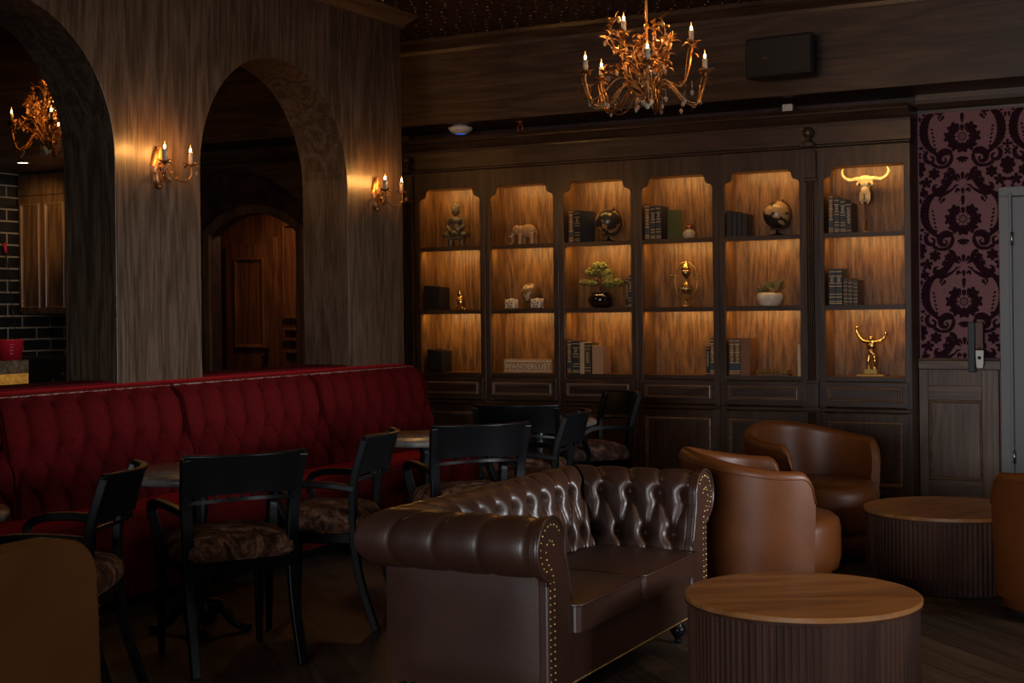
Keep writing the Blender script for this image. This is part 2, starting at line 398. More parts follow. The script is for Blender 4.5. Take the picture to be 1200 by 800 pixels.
# wallpapered wall on the right, with raised dark flock
wp = struct(MB().box(-2.234, 4, 11.02, 11.2, 0, 3.06).build('wall_back', M['paper']))
def flock():
    m = MB(); Y1 = 11.0203; cnt = [0]
    ca, sa = math.cos, math.sin
    def poly(pts):
        cnt[0] += 1; Y0 = 11.0190 - (cnt[0] * 37 % 101) * 1.2e-5
        pts = [p for p in pts]
        if all(-2.225 < p[0] < -.2 and 1.07 < p[1] < 2.92 for p in pts): m.prism(pts, XZ, Y0, Y1)
        else:
            q = [(min(max(p[0], -2.225), -.2), min(max(p[1], 1.07), 2.92)) for p in pts]
            xs = [p[0] for p in q]; zs = [p[1] for p in q]
            if max(xs) - min(xs) > .008 and max(zs) - min(zs) > .008: m.prism(q, XZ, Y0, Y1)
    def petal(x, z, ang, ln, wd, n=12, notch=0.0):
        pts = []
        for i in range(n):
            t = 2 * PI * i / n; a = ln * (.5 - .5 * ca(t)); b = wd * sa(t) * (.45 + .55 * (a / ln))
            if notch and i == n // 2: a -= notch
            pts.append((x + a * ca(ang) - b * sa(ang), z + a * sa(ang) + b * ca(ang)))
        poly(pts)
    def disc(x, z, r): poly([(x + r * ca(t * PI / 6), z + r * sa(t * PI / 6)) for t in range(12)])
    def ribbon(pts, scal=0.0):
        """variable-width leaf: pts = (x, z, halfwidth); optional scalloped edge"""
        sp = spline([(p[0], p[1], p[2]) for p in pts], 7); Lf = []; Rt = []
        for i, p in enumerate(sp):
            q = sp[min(i + 1, len(sp) - 1)] - sp[max(i - 1, 0)]; l = math.hypot(q.x, q.y) or 1
            nx, nz = -q.y / l, q.x / l; w = max(.001, p.z) * (1 + scal * (1 if i % 2 else -1))
            Lf.append((p.x + nx * w, p.y + nz * w)); Rt.append((p.x - nx * w, p.y - nz * w))
        for i in range(len(sp) - 1): poly([Lf[i], Lf[i + 1], Rt[i + 1], Rt[i]])
    def flower(x, z, r, n=5, a0=PI / 2):
        for k in range(n): petal(x, z, a0 + 2 * PI * k / n, r, r * .42)
        disc(x, z, r * .3)
    K = .00124
    def medallion(x, z):
        for k, R_ in enumerate((.070, .098, .102, .096, .092, .096, .102, .098)):
            a = PI / 2 - k * PI / 4; c, q = ca(a), sa(a); big_ = k != 0
            petal(x + .040 * c, z + .040 * q, a, R_ * .72, .022)
            if big_:
                for d, t, r in ((R_, 0, .024), (R_ * .86, .030, .019), (R_ * .86, -.030, .019), (R_ * .62, .020, .010), (R_ * .62, -.020, .010), (R_ * 1.18, .022, .014), (R_ * 1.18, -.022, .014)):
                    disc(x + d * c - t * q, z + d * q + t * c, r)
            for sg in (-1, 1): petal(x + .046 * ca(a + sg * .39), z + .046 * sa(a + sg * .39), a + sg * .39, .05, .008)
        for k in range(10): disc(x + .027 * ca(k * PI / 5), z + .027 * sa(k * PI / 5), .007)
        for k in range(5): disc(x + .012 * ca(k * PI / 2.5), z + .012 * sa(k * PI / 2.5), .0045)
        for k in range(5): petal(x, z - .150, -PI / 2 + (k - 2) * .55, .05, .013)
        petal(x, z + .10, PI / 2, .08, .020)
    def half(x, z, s):
        P = lambda a, b: (x + s * a * K, z + b * K)
        R = lambda pts, sc=0.0: ribbon([(x + s * a * K, z + b * K, w * K) for a, b, w in pts], sc)
        R([(132, 164, 6), (176, 150, 15), (216, 102, 24), (228, 25, 26), (208, -42, 21), (166, -88, 13), (142, -120, 4)], .12)
        None
        for i in range(8): disc(*P(110 + 9 * (i % 4), 118 + 16 * (i // 4) - 7 * (i % 3)), .0085)
        for i in range(6): petal(*P(188 - 4 * i, 60 - 24 * i), (PI if s > 0 else 0) + s * .7, .026, .010)
        R([(62, -105, 9), (80, -92, 19), (110, -90, 22), (136, -112, 20), (134, -146, 15), (108, -155, 10), (96, -136, 6), (110, -126, 4)], .1)
        R([(62, -105, 9), (66, -140, 12), (92, -175, 11), (140, -180, 10), (180, -160, 12)], .2)
        R([(205, -80, 9), (222, -105, 13), (212, -140, 13), (180, -150, 10), (172, -122, 8), (192, -110, 5)], .15)
        R([(28, -262, 4), (46, -240, 11), (64, -205, 15), (86, -190, 8)], .2)
        R([(34, -235, 4), (62, -250, 15), (96, -292, 20), (134, -326, 24), (166, -318, 18), (168, -294, 9), (150, -286, 4)], .14)
        R([(40, -300, 3), (80, -330, 9), (130, -352, 11), (175, -346, 5)])
        flower(*P(88, -232), .034, 6); flower(*P(110, -268), .026, 6)
        flower(*P(168, -220), .046, 6); flower(*P(214, -272), .044, 5, .3); flower(*P(228, -338), .034, 6); petal(*P(250, -400), PI / 2, .04, .014)
        petal(*P(12, -262), PI / 2 - s * .5, .055, .014); petal(*P(18, -270), PI / 2 - s * 1.1, .06, .014); petal(*P(20, -290), PI / 2 - s * 1.9, .045, .010)
        R([(18, -330, 7), (34, -318, 8), (40, -340, 5)]); disc(*P(240, -20), .008); disc(*P(240, -58), .012); disc(*P(228, -76), .008)
    W, Hh = .648, .62
    for ci in range(-1, 3):
        x = -1.905 + ci * W
        for k in range(-1, 4):
            z = 2.735 - k * Hh
            medallion(x, z)
            for s in (-1, 1): half(x, z, s)
            petal(x, z - 262 * K, PI / 2, .06, .02); petal(x, z - 350 * K, PI / 2, .05, .018)
            xx = x + W / 2
            flower(xx, z - 180 * K, .058, 7); flower(xx, z - 60 * K, .036, 4); flower(xx, z - 105 * K, .03, 4, PI / 4)
            for q in range(5): petal(xx, z - 205 * K, -PI / 2 + (q - 2) * .5, .05, .012)
            for sg in (-1, 1): petal(xx + sg * .012, z - 262 * K, PI / 2 + sg * 2.0, .05, .016); disc(xx + sg * .018, z - 340 * K, .011); disc(xx + sg * .03, z + 190 * K, .012)
    return m
fl = flock().build('flock_pattern', M['flock'], wp, recalc=False)
# wall behind the bookcases and, further left, round the arched doorway
r_, cx_, cz_ = .791, -8.565, 1.645
a_ = math.asin(.52 / r_)
inner = [(cx_ + r_ * math.sin(-a_ + 2 * a_ * i / 20), cz_ + r_ * math.cos(-a_ + 2 * a_ * i / 20)) for i in range(21)]
M['dim_paper'] = mottled('dark damask paper', (.014, .006, .006), (.040, .012, .012), 9, .6, 0, 0, .002, 3, (.45, .55))
struct(MB().prism([(-13, 0), (-9.085, 0)] + inner + [(-8.045, 0), (-2.236, 0), (-2.236, 3.06), (-13, 3.06)], XZ, 11.06, 11.2).build('wall_rear', M['dim_paper']))
o2 = r_ + .085; b_ = math.asin(.605 / o2)
outer = [(cx_ + o2 * math.sin(-b_ + 2 * b_ * i / 20), cz_ + o2 * math.cos(-b_ + 2 * b_ * i / 20)) for i in range(21)]
struct(MB().prism([(-9.17, 0)] + outer + [(-7.96, 0), (-8.045, 0)] + inner[::-1] + [(-9.085, 0)], XZ, 11.02, 11.07).build('trim_1', M['hall'], bevel=.006))
big = [(-8.85 + 1.3 * math.sin(t), 1.56 + 1.3 * math.cos(t)) for t in [(-1.27 + 2.54 * i / 40) for i in range(41)]]
struct(MB().prism([(-10.4, 3.06), (-10.4, big[0][1])] + big + [(-6.75, big[-1][1]), (-6.75, 3.06)], XZ, 11.0, 11.059).build('trim_2', M['pier_h']))
# hallway behind the arched doorway
struct(MB().box(-10.75, -10.6, 11.2, 12.8, 0, 2.75).build('wall_hall_left', M['hall']))
struct(MB().box(-7.6, -7.45, 11.2, 12.8, 0, 2.75).build('wall_hall_right', M['hall']))
struct(MB().box(-10.75, -7.45, 11.2, 12.8, 2.75, 2.85).build('ceiling_hall', M['hall']))
hw = MB().box(-10.75, -7.45, 12.66, 12.8, 0, 2.75)
struct(hw.build('wall_hall_back', M['hall']))
def frame_mould(m, x0, x1, z0, z1, yb, w=.028, h=.020, mi=0):
    """mitred bolection moulding standing out from the plane y = yb towards -y"""
    pf = [(0, -.001), (.001, h * .55), (w * .16, h * .92), (w * .34, h), (w * .50, h * .82), (w * .62, h * .55), (w * .97, h * .18), (w, -.001)]
    k = len(pf); cs = [(x0, z0, 1, 1), (x1, z0, -1, 1), (x1, z1, -1, -1), (x0, z1, 1, -1)]
    vs = [(x + sx * o, yb - hh, z + sz * o) for x, z, sx, sz in cs for o, hh in pf]
    fs = [(c * k + i, ((c + 1) % 4) * k + i, ((c + 1) % 4) * k + i + 1, c * k + i + 1) for c in range(4) for i in range(k - 1)] + [(c * k, c * k + k - 1, ((c + 1) % 4) * k + k - 1, ((c + 1) % 4) * k) for c in range(4)]
    return m.add(vs, fs, mi)
def frame_bars(m, x0, x1, z0, z1, y0, y1, w, mi=0):
    m.box(x0, x1, y0, y1, z1 - w, z1, mi); m.box(x0, x1, y0, y1, z0, z0 + w, mi)
    m.box(x0, x0 + w, y0, y1, z0 + w, z1 - w, mi); m.box(x1 - w, x1, y0, y1, z0 + w, z1 - w, mi); return m
hp = MB(); frame_bars(hp, -9.40, -8.9, 1.40, 2.45, 12.62, 12.659, .035); frame_bars(hp, -9.40, -8.9, 1.16, 1.30, 12.62, 12.659, .03); frame_bars(hp, -9.40, -8.9, .2, 1.06, 12.62, 12.659, .035)
hp.box(-9.49, -9.43, 12.58, 12.659, 0, 2.3)
struct(hp.build('trim_3', M['hall'], bevel=.006))
d2 = struct(MB().box(-10.16, -9.5, 12.60, 12.659, 0, 2.235).build('door_2', M['hall'], bevel=.004))
frame_mould(MB(), -10.03, -9.62, 1.08, 2.08, 12.60, .05, .025).build('door_panel', M['hall'], d2)
MB().box(-9.60, -9.575, 12.55, 12.6, .93, 1.09).ball((-9.59, 12.53, 1.0), .022).build('door_handle', M['iron'], d2)
# arched partition on the left
def notch(yc, r=.82, zs=2.38, n=40): return [(yc - r, 0)] + [(yc - r * math.cos(PI * i / n), zs + r * math.sin(PI * i / n)) for i in range(n + 1)] + [(yc + r, 0)]
pw = MB().prism([(3.0, 0)] + notch(5.444) + notch(7.84) + [(9.42, 0), (9.42, CEIL), (3.0, CEIL)], YZ, -6.25, PX)
pw = struct(pw.build('wall_left', M['pier'], bevel=.003))
bd = MB(); bd.box(PX - .002, PX + .0025, 6.644, 6.650, 1.0, 3.7)
bd.build('panel_joint', M['trim'], pw)
prof = [(0, 3.675), (.018, 3.675), (.026, 3.70), (.040, 3.712), (.075, 3.742), (.085, 3.748), (.088, 3.757), (.105, 3.779), (0, 3.779)]
def crown_pier():
    k = len(prof); vs = []
    for o, z in prof: vs.append((PX + o, 3.0, z))
    for o, z in prof: vs.append((PX + o, 9.42 + o, z))
    for o, z in prof: vs.append((-6.25, 9.42 + o, z))
    fs = [(s * k + i, s * k + (i + 1) % k, (s + 1) * k + (i + 1) % k, (s + 1) * k + i) for s in (0, 1) for i in range(k)]
    return MB().add(vs, fs)
struct(crown_pier().build('trim_4', M['trim_y']))
struct(MB().box(-6.2, PX - .012, 4.64, 6.25, 0, 1.085).build('trim_5', M['velvet_dark'], bevel=.015))
struct(MB().box(-6.2, PX - .012, 7.035, 8.645, 0, 1.085).build('trim_6', M['velvet_dark'], bevel=.015))
# dropped beam over the bookcases with its own crown
bm_ = MB().box(-13, 4, 10.45, 11.059, 3.06, CEIL)
struct(bm_.build('trim_beam', M['beam'], bevel=.004))
js = MB()
for x in (-5.45, -4.2, -2.99, -1.75): js.box(x, x + .004, 10.4485, 10.452, 3.06, 3.68)
struct(js.build('trim_beam_joint', M['case']))
def run_x(pr, x0, x1, yb, mat, name):
    """profile (out towards the room, z) extruded along the wall"""
    m = MB().prism([(yb - o, z) for o, z in pr], lambda a, b, d: (d, a, b), x0, x1)
    return struct(m.build(name, mat))
run_x([(0, 3.66), (.016, 3.66), (.024, 3.69), (.04, 3.705), (.075, 3.742), (.085, 3.748), (.10, 3.779), (0, 3.779)], -13, 4, 10.449, M['trim'], 'trim_7')
run_x([(0, 2.925), (.012, 2.925), (.016, 2.945), (.03, 2.952), (.055, 2.985), (.062, 2.99), (.07, 3.02), (.07, 3.0595), (0, 3.0595)], -2.232, 4, 11.019, M['trim'], 'trim_8')
run_x([(0, 2.89), (.012, 2.89), (.016, 2.91), (.03, 2.92), (.055, 2.95), (.07, 2.985), (0, 2.985)], -11, -7.46, 10.999, M['trim'], 'trim_9')
# wainscot under the wallpaper
wn = MB().box(-2.232, -1.655, 10.985, 11.019, .0, .985)
wn = struct(wn.build('trim_wainscot', M['wains'], bevel=.003))
f = MB(); f.box(-2.232, -2.165, 10.962, 10.985, .03, .985); f.box(-1.775, -1.655, 10.962, 10.985, .03, .985)
f.build('stile', M['wains'], wn, .003)
f = MB(); f.box(-2.165, -1.775, 10.962, 10.985, .03, .155); f.box(-2.165, -1.775, 10.962, 10.985, .755, .865)
f.build('rail', M['wains_h'], wn, .003)
frame_mould(MB(), -2.164, -1.776, .156, .754, 10.985, .024, .018).build('panel_moulding', M['mould_lit'], wn)
MB().prism([(10.945, .992), (10.945, 1.05), (10.935, 1.055), (10.93, 1.068), (11.018, 1.068), (11.018, .985), (10.95, .985)], lambda a, b, d: (d, a, b), -2.232, -1.64).build('cap_rail', M['wains_h'], wn, .002)
wr = struct(MB().box(-.499, 4, 10.985, 11.019, 0, .985).build('trim_wainscot_right', M['wains'], bevel=.003))
MB().box(-.499, 4, 10.935, 11.018, .986, 1.068).build('cap_rail', M['wains_h'], wr, .006)
for k in range(6): frame_mould(MB(), -.38 + .74 * k, .22 + .74 * k, .156, .754, 10.985, .024, .018).build('panel_moulding', M['mould_lit'], wr)
# pale door at the right edge
dr = struct(MB().box(-1.55, -.60, 10.985, 11.018, .02, 2.26).build('door_1', M['door_paint'], bevel=.004))
f = MB(); f.box(-1.642, -1.552, 10.965, 11.018, 0, 2.2649); f.box(-1.642, -.5, 10.965, 11.018, 2.265, 2.335)
f.build('casing', M['door_paint'], dr, .005)
MB().box(-1.572, -1.548, 10.945, 10.985, 0, 2.29).build('stop_bead', M['door_paint'], dr, .006)
for z in (.35, 1.95): MB().lathe([(.011, -.05), (.011, .05)], 12, (-1.548, 10.948, z)).build('hinge', M['silver'], dr)
# bar corner seen through the near arch
struct(MB().box(-10.65, -10.49, 2.5, 10.35, 0, CEIL).build('wall_bar', M['tile']))
struct(MB().box(-10.489, -9.05, 10.30, 10.42, 0, CEIL).build('wall_bar_back', M['tile']))
struct(MB().box(-10.489, -9.05, 8.8, 10.299, 2.83, CEIL).build('ceiling_bar', M['pier_h']))
struct(MB().box(-9.20, -9.05, 9.9, 10.299, 0, 2.829).build('wall_bar_end', M['pier']))

# ------------------------------------------------------------------ bookcases
Z1, Z2, Z3 = 2.03, 1.478, .931
def bookcase(xc, label, w=.703, square_right=False):
    t = thing('bookcase', (xc, FY, 0), label, 'bookcase', group='built-in bookcases along the back wall')
    h = w / 2 - .0006; s = .0485
    C = M['case']; CH = M['case_h']; O = M['oak']; OH = M['oak_h']
    i0, i1 = -h + s, h - s
    MB().box(-h, h, .29, .302, .03, 2.685).build('back_panel', O, t)
    for sg in (-1, 1): MB().box(min(sg * h, sg * (h - s + .002)), max(sg * h, sg * (h - s + .002)), .021, .289, .03, 2.685).build('side_panel', O, t)
    for z in (Z1, Z2):
        b = MB().box(i0 + .003, i1 - .003, .012, .289, z - .024, z).build('shelf', OH, t, .002)
        MB().box(i0 + .001, i1 - .001, -.001, .0119, z - .037, z - .001).build('edge_strip', CH, b)
    MB().box(i0 + .003, i1 - .003, .021, .289, Z3 - .03, Z3).build('base_shelf', OH, t)
    MB().box(i0 + .003, i1 - .003, .021, .289, 2.545, 2.56).build('top_panel', OH, t)
    # face frame with the clipped ogee corners
    def corner(sg, x):
        # from the side (x, 2.435) up to the head (x -+ .075, 2.535)
        p = [(x, 2.435), (x - sg * .012, 2.45), (x - sg * .034, 2.458)]
        c = [(x - sg * (.034 + .030 * math.sin(q)), 2.505 - .047 * math.cos(q) + .0) for q in [PI / 2 * k / 5 for k in range(1, 6)]]
        return p + c + [(x - sg * .072, 2.522), (x - sg * .088, 2.535)]
    L_ = corner(-1, i0); R_ = [(i1, 2.535)] if square_right else corner(1, i1)[::-1]
    f = MB()
    head = [(-h, .03), (i0, .03)] + L_ + R_ + [(i1, .03), (h, .03), (h, 2.685), (-h, 2.685)]
    f.prism(head, lambda a, b, d: (a, d, b), 0, .020)
    f.build('face_frame', C, t, .0025)
    MB().box(i0 + .0005, i1 - .0005, .0005, .020, .900, Z3 + .001).build('rail', CH, t)
    MB().box(i0 + .0005, i1 - .0005, .0005, .020, .03, .06).build('toe_rail', CH, t)
    w_ = MB().prism([(.019, .664), (-.012, .664), (-.016, .672), (-.016, .684), (-.008, .694), (.019, .696)], lambda a, b, d: (d, a, b), -h + .004, h - .004)
    w_.build('waist_moulding', CH, t)
    d = MB().box(-h + .026, h - .026, -.014, -.0005, .704, .893).build('drawer_front', CH, t, .003)
    frame_mould(MB(), -h + .068, h - .068, .744, .854, -.014, .026).build('drawer_moulding', M['mould_lit'], d)
    d = MB().box(-h + .026, h - .026, -.014, -.0005, .048, .655).build('door', C, t, .003)
    frame_mould(MB(), -h + .068, h - .068, .104, .596, -.014, .030).build('door_moulding', M['mould_lit'], d)
    for z in (2.544, Z1 - .0245, Z2 - .0245):
        MB().box(i0 + .02, i1 - .02, .024, .036, z - .007, z - .0005).build('light_strip', M['led'], t)
    return t
XC = [-6.200, -5.497, -4.793, -4.090, -3.384, -2.588]
labs = ['bookcase bay at the end of the red banquette, holding the seated buddha',
        'bookcase bay with the elephant and the carved word sign',
        'bookcase bay holding the bonsai and the globe beside a thick navy book',
        'bookcase bay with the hourglass and the green leaning book',
        'bookcase bay holding the potted succulent, left of the fluted pilaster',
        'bookcase bay with the horned skull, nearest the purple wallpaper']
for i, (x, l) in enumerate(zip(XC, labs)): bookcase(x, l, square_right=(i == 5))
bookcase(-7.0075, 'bookcase bay mostly hidden behind the arched wooden wall')
def pilaster(x, label):
    t = thing('fluted_pilaster', (x, FY, 0), label, 'pilaster', group='fluted pilasters between the bookcases')
    C = M['case']
    def fluted(z0, z1, w=.074):
        out = []; n = 4; q = w / (2 * n + 1)
        xx = -w / 2; pts = [(-w / 2, .02)]
        for k in range(n):
            pts += [(xx, -.022), (xx + q * .75, -.024), (xx + q * .9, -.012), (xx + q * 1.2, -.002), (xx + q * 1.65, -.002), (xx + q * 1.95, -.012)]; xx += 2 * q
        pts += [(xx, -.022), (w / 2, -.022), (w / 2, .02)]
        return MB().prism(pts, lambda a, b, d: (a, b, d), z0, z1)
    MB().box(-.0462, .0462, .0005, .30, 0, 2.685).build('core', C, t)
    fluted(.90, 2.43).build('shaft', C, t); fluted(.06, .66).build('lower_shaft', C, t)
    MB().box(-.045, .045, -.026, .0, .70, .88).box(-.056, .056, -.034, -.0175, .88, .905).box(-.056, .056, -.034, -.0175, .672, .70).build('pedestal_block', C, t, .004)
    MB().box(-.045, .045, -.026, .0, 2.455, 2.665).box(-.06, .06, -.036, -.003, 2.43, 2.455).build('capital', C, t, .004)
    MB().box(-.046, .046, -.03, .0, 0, .06).build('plinth', C, t, .003)
    MB().lathe([(.0, 2.72), (.034, 2.72), (.036, 2.732), (.02, 2.742), (.018, 2.755), (.034, 2.77), (.043, 2.795), (.040, 2.82), (.026, 2.838), (.0, 2.843)], 24, (0, -.062, 0)).build('ball_finial', C, t)
    MB().box(-.05, .05, -.115, -.005, 2.690, 2.7195).build('finial_block', C, t, .003)
    return t
pilaster(-2.9863, 'fluted pilaster with ball finial just left of the skull bookcase')
pilaster(-6.6035, 'fluted pilaster with ball finial beside the arched wall, behind the sconce')
cn = struct(MB().box(-7.4, -2.232, FY + .0, FY + .302, 2.689, 2.86).build('trim_frieze', M['case_h']))
run_x([(0, 2.6865), (.022, 2.6865), (.026, 2.694), (.026, 2.702), (.012, 2.712), (0, 2.714)], -7.4, -2.232, FY, M['case_h'], 'trim_10')
run_x([(0, 2.855), (.014, 2.855), (.018, 2.872), (.035, 2.88), (.085, 2.925), (.10, 2.93), (.105, 2.945), (.13, 2.968), (-.302, 2.968), (-.302, 2.8605), (0, 2.8605)], -7.4, -2.228, FY, M['trim'], 'trim_11')
# ------------------------------------------------------------------ things on the shelves
def book(x, z, w, h, kind, label, grp, d=.17, yf=FY + .026, tilt=0.0, hard=.004):
    t = thing('book', (x * .9885, yf, z + .0008), label, 'book', group=grp)
    t.rotation_euler = (0, tilt, 0)
    c = MB().box(-w / 2, w / 2, 0, .008, 0, h).box(-w / 2, -w / 2 + hard, .0079, d, 0, h).box(w / 2 - hard, w / 2, .0079, d, 0, h)
    c.build('cover', BK[kind], t, .0015)
    MB().box(-w / 2 + hard, w / 2 - hard, .0081, d - .008, .005, h - .006).build('page_block', M['pages'], t)
    return t
g = 'books on the bookcase shelves'
k1 = ['left', 'middle', 'right']
for i in range(3):
    book(-6.555 + .055 * i + .03, Z2, .05, .215 - .008 * i, 'black', ('black book against the shelf side, left of the small gold figurine', 'middle black book of the three beside the small gold figurine', 'black book nearest the small gold figurine')[i], g)
    book(-6.535 + .053 * i + .03, Z3, .048, .20 - .008 * i, 'black', ('leftmost black book on the lowest shelf next to the banquette end', 'middle black book on the lowest shelf next to the banquette end', 'rightmost black book on the lowest shelf next to the banquette end')[i], g)
book(-5.098, Z1, .040, .275, 'brown', 'slim brown titled book at the left of the dark globe', g)
t = book(-5.04, Z1, .066, .262, 'navy', 'thick navy book with gilt spine beside the dark globe', g); t.rotation_euler = (0, 0, -.42)
book(-4.592, Z2, .030, .235, 'blackt', 'thin black book right of the bonsai, shorter of the pair', g)
book(-4.560, Z2, .034, .262, 'navy', 'navy book against the shelf side right of the bonsai', g)
for x, w, h, k, l in ((-5.128, .038, .292, 'brown', 'tallest brown book at the left of the lowest shelf under the bonsai'),
                      (-5.068, .062, .272, 'navy', 'navy gilt book second from left on the shelf under the bonsai'),
                      (-5.009, .040, .262, 'cream', 'cream book standing between navy and olive books under the bonsai'),
                      (-4.957, .056, .258, 'olive', 'dark olive book next to the pale wide book under the bonsai'),
                      (-4.866, .098, .235, 'peach', 'wide pale book at the right end of the row under the bonsai')):
    book(x, Z3, w, h, k, l, g)
book(-4.404, Z1, .040, .290, 'brown', 'brown titled book at the far left above the hourglass', g)
book(-4.354, Z1, .042, .268, 'navy', 'navy book next to the brown one above the hourglass', g)
book(-4.305, Z1, .042, .272, 'navy', 'navy book touching the leaning green book above the hourglass', g)
t = book(-4.215, Z1, .030, .235, 'green', 'olive green book leaning with its cover turned out', g, d=.13); t.rotation_euler = (0, 0, -.55)
book(-3.893, Z3, .030, .225, 'blackt', 'shorter black book on the lowest shelf under the hourglass', g)
book(-3.853, Z3, .040, .300, 'brown', 'tall brown book against the shelf side under the hourglass', g)
for i in range(4):
    book(-3.700 + .043 * i, Z1, .037, (.205, .198, .185, .175)[i], 'black', ('tallest black book at the left of the pale globe', 'second black book from the shelf side, left of the pale globe', 'third black book from the shelf side, left of the pale globe', 'shortest black book, nearest the pale globe')[i], g)
book(-3.690, Z3, .044, .295, 'brown', 'brown book with blue spine panel against the shelf side, below the succulent', g)
book(-3.643, Z3, .044, .295, 'brown', 'brown book with blue spine panel touching the chestnut slipcase', g)
book(-3.579, Z3, .075, .297, 'tanbox', 'plain chestnut slipcase beside two brown books below the succulent', g)
book(-3.14, Z3, .024, .245, 'cream', 'thin cream book tucked at the right edge of the shelf below the succulent', g)
book(-2.875, Z1, .036, .298, 'brown', 'brown titled book at the left of the horned skull', g)
book(-2.830, Z1, .042, .270, 'navy', 'navy gilt book second from left beside the horned skull', g)
book(-2.783, Z1, .042, .255, 'navy', 'navy gilt book third from left beside the horned skull', g)
book(-2.738, Z1, .046, .225, 'blackt', 'short black titled book nearest the horned skull', g)
book(-2.872, Z2, .050, .278, 'navy', 'large navy gilt book at the far left above the gold figure', g)
book(-2.819, Z2, .050, .278, 'navy', 'large navy gilt book beside the small worn books above the gold figure', g)
for i in range(3):
    book(-2.768 + .038 * i, Z2, .034, (.205, .200, .190)[i], 'old', ('worn brown book next to the large navy pair', 'middle worn brown book of three above the gold figure', 'worn brown book at the right end of the row above the gold figure')[i], g)
def sit(name, x, z, label, cat, y=FY + .14, rz=0, group=None): return thing(name, (x, y, z + .0008), label, cat, rz, group)
# seated buddha
t = sit('buddha_statue', -6.21, Z1, 'weathered bronze seated buddha statue on the top shelf', 'statue')
blob('body', [((0, 0, .115), (.095, .055, .035)), ((-.085, -.01, .11), (.05, .045, .027)), ((.085, -.01, .11), (.05, .045, .027)), ((0, 0, .175), (.052, .038, .05)), ((0, -.002, .232), (.062, .04, .042)), ((0, 0, .285), .02),
              ((0, -.004, .325), (.036, .036, .044)), ((-.038, 0, .315), (.006, .009, .024)), ((.038, 0, .315), (.006, .009, .024)), ((0, -.04, .318), (.006, .008, .009)), ((0, -.035, .296), (.014, .008, .006)), ((0, .004, .366), (.027, .027, .02)), ((0, .004, .392), .013), ((0, -.045, .125), (.035, .02, .012))],
     [([(-.06, 0, .25), (-.085, -.005, .185), (-.03, -.05, .135)], .019), ([(.06, 0, .25), (.085, -.005, .185), (.03, -.05, .135)], .019)], M['bronze'], t, .0045, 2)
hm = MB()
for k in range(26):
    a = k * 2.4; q = .25 + .028 * k; hm.ball((.037 * math.cos(a) * math.cos(q * 1.1), .006 + .036 * math.sin(a) * math.cos(q * 1.1), .34 + .04 * math.sin(q * 1.1)), .0075, 6, 5)
hm.build('hair_curls', M['bronze'], t)
ped = MB()
for x in (-.055, .06): ped.lathe([(.030, 0), (.034, .01), (.026, .03), (.030, .075), (.038, .095)], 14, (x, 0, 0))
ped.box(-.085, .085, -.035, .04, .070, .097)
ped.build('pedestal', M['bronze'], t, .004)
# elephant
t = sit('elephant_figurine', -5.530, Z1 + .004, 'carved wooden elephant figurine with lowered trunk', 'figurine')
blob('body', [((.035, 0, .115), (.075, .052, .058)), ((-.04, 0, .118), (.045, .042, .046)), ((-.083, 0, .122), (.034, .032, .040)), ((-.08, 0, .15), (.022, .022, .018))],
     [([(.075, -.028, .09), (.085, -.03, .04), (.083, -.03, .0)], [.026, .019, .021]), ([(.075, .028, .09), (.09, .03, .04), (.09, .03, .0)], [.026, .019, .021]),
      ([(-.03, -.026, .09), (-.03, -.028, .04), (-.034, -.028, .0)], [.023, .018, .020]), ([(-.03, .026, .09), (-.02, .028, .04), (-.02, .028, .0)], [.023, .018, .020]),
      (spline([(-.105, 0, .11), (-.122, 0, .08), (-.118, 0, .035), (-.128, 0, .012), (-.15, 0, .008)], 4), [.019] * 4 + [.015] * 4 + [.011] * 4 + [.008] * 5),
      ([(.108, 0, .125), (.116, 0, .09), (.112, 0, .06)], [.006, .005, .005])], M['carved'], t, .0045, 2)
for s in (-1, 1):
    MB().ball((-.062, s * .045, .120), (.022, .006, .036), 14, 8).build('ear', M['carved'], t)
    MB().tube(spline([(-.1, s * .018, .09), (-.122, s * .024, .07), (-.142, s * .024, .072)], 4), [.006] * 5 + [.004] * 3 + [.002], 8).build('tusk', M['ivory'], t)
# gold figurine
t = sit('gold_figurine', -6.175, Z2, 'small gold praying figurine on a square base', 'figurine')
MB().box(-.065, .065, -.04, .04, 0, .012).box(-.035, .035, -.03, .03, .012, .026).build('base', M['gold'], t, .003)
blob('figure', [((0, 0, .07), (.026, .022, .045)), ((0, 0, .105), (.030, .022, .018)), ((0, -.004, .132), .017)], [([(-.022, 0, .12), (-.026, -.02, .085), (0, -.03, .10)], .009), ([(.022, 0, .12), (.026, -.02, .085), (0, -.03, .10)], .009), ([(-.016, 0, .13), (0, 0, .165), (.004, 0, .20)], [.016, .011, .004])], M['gold'], t, .003, 2)
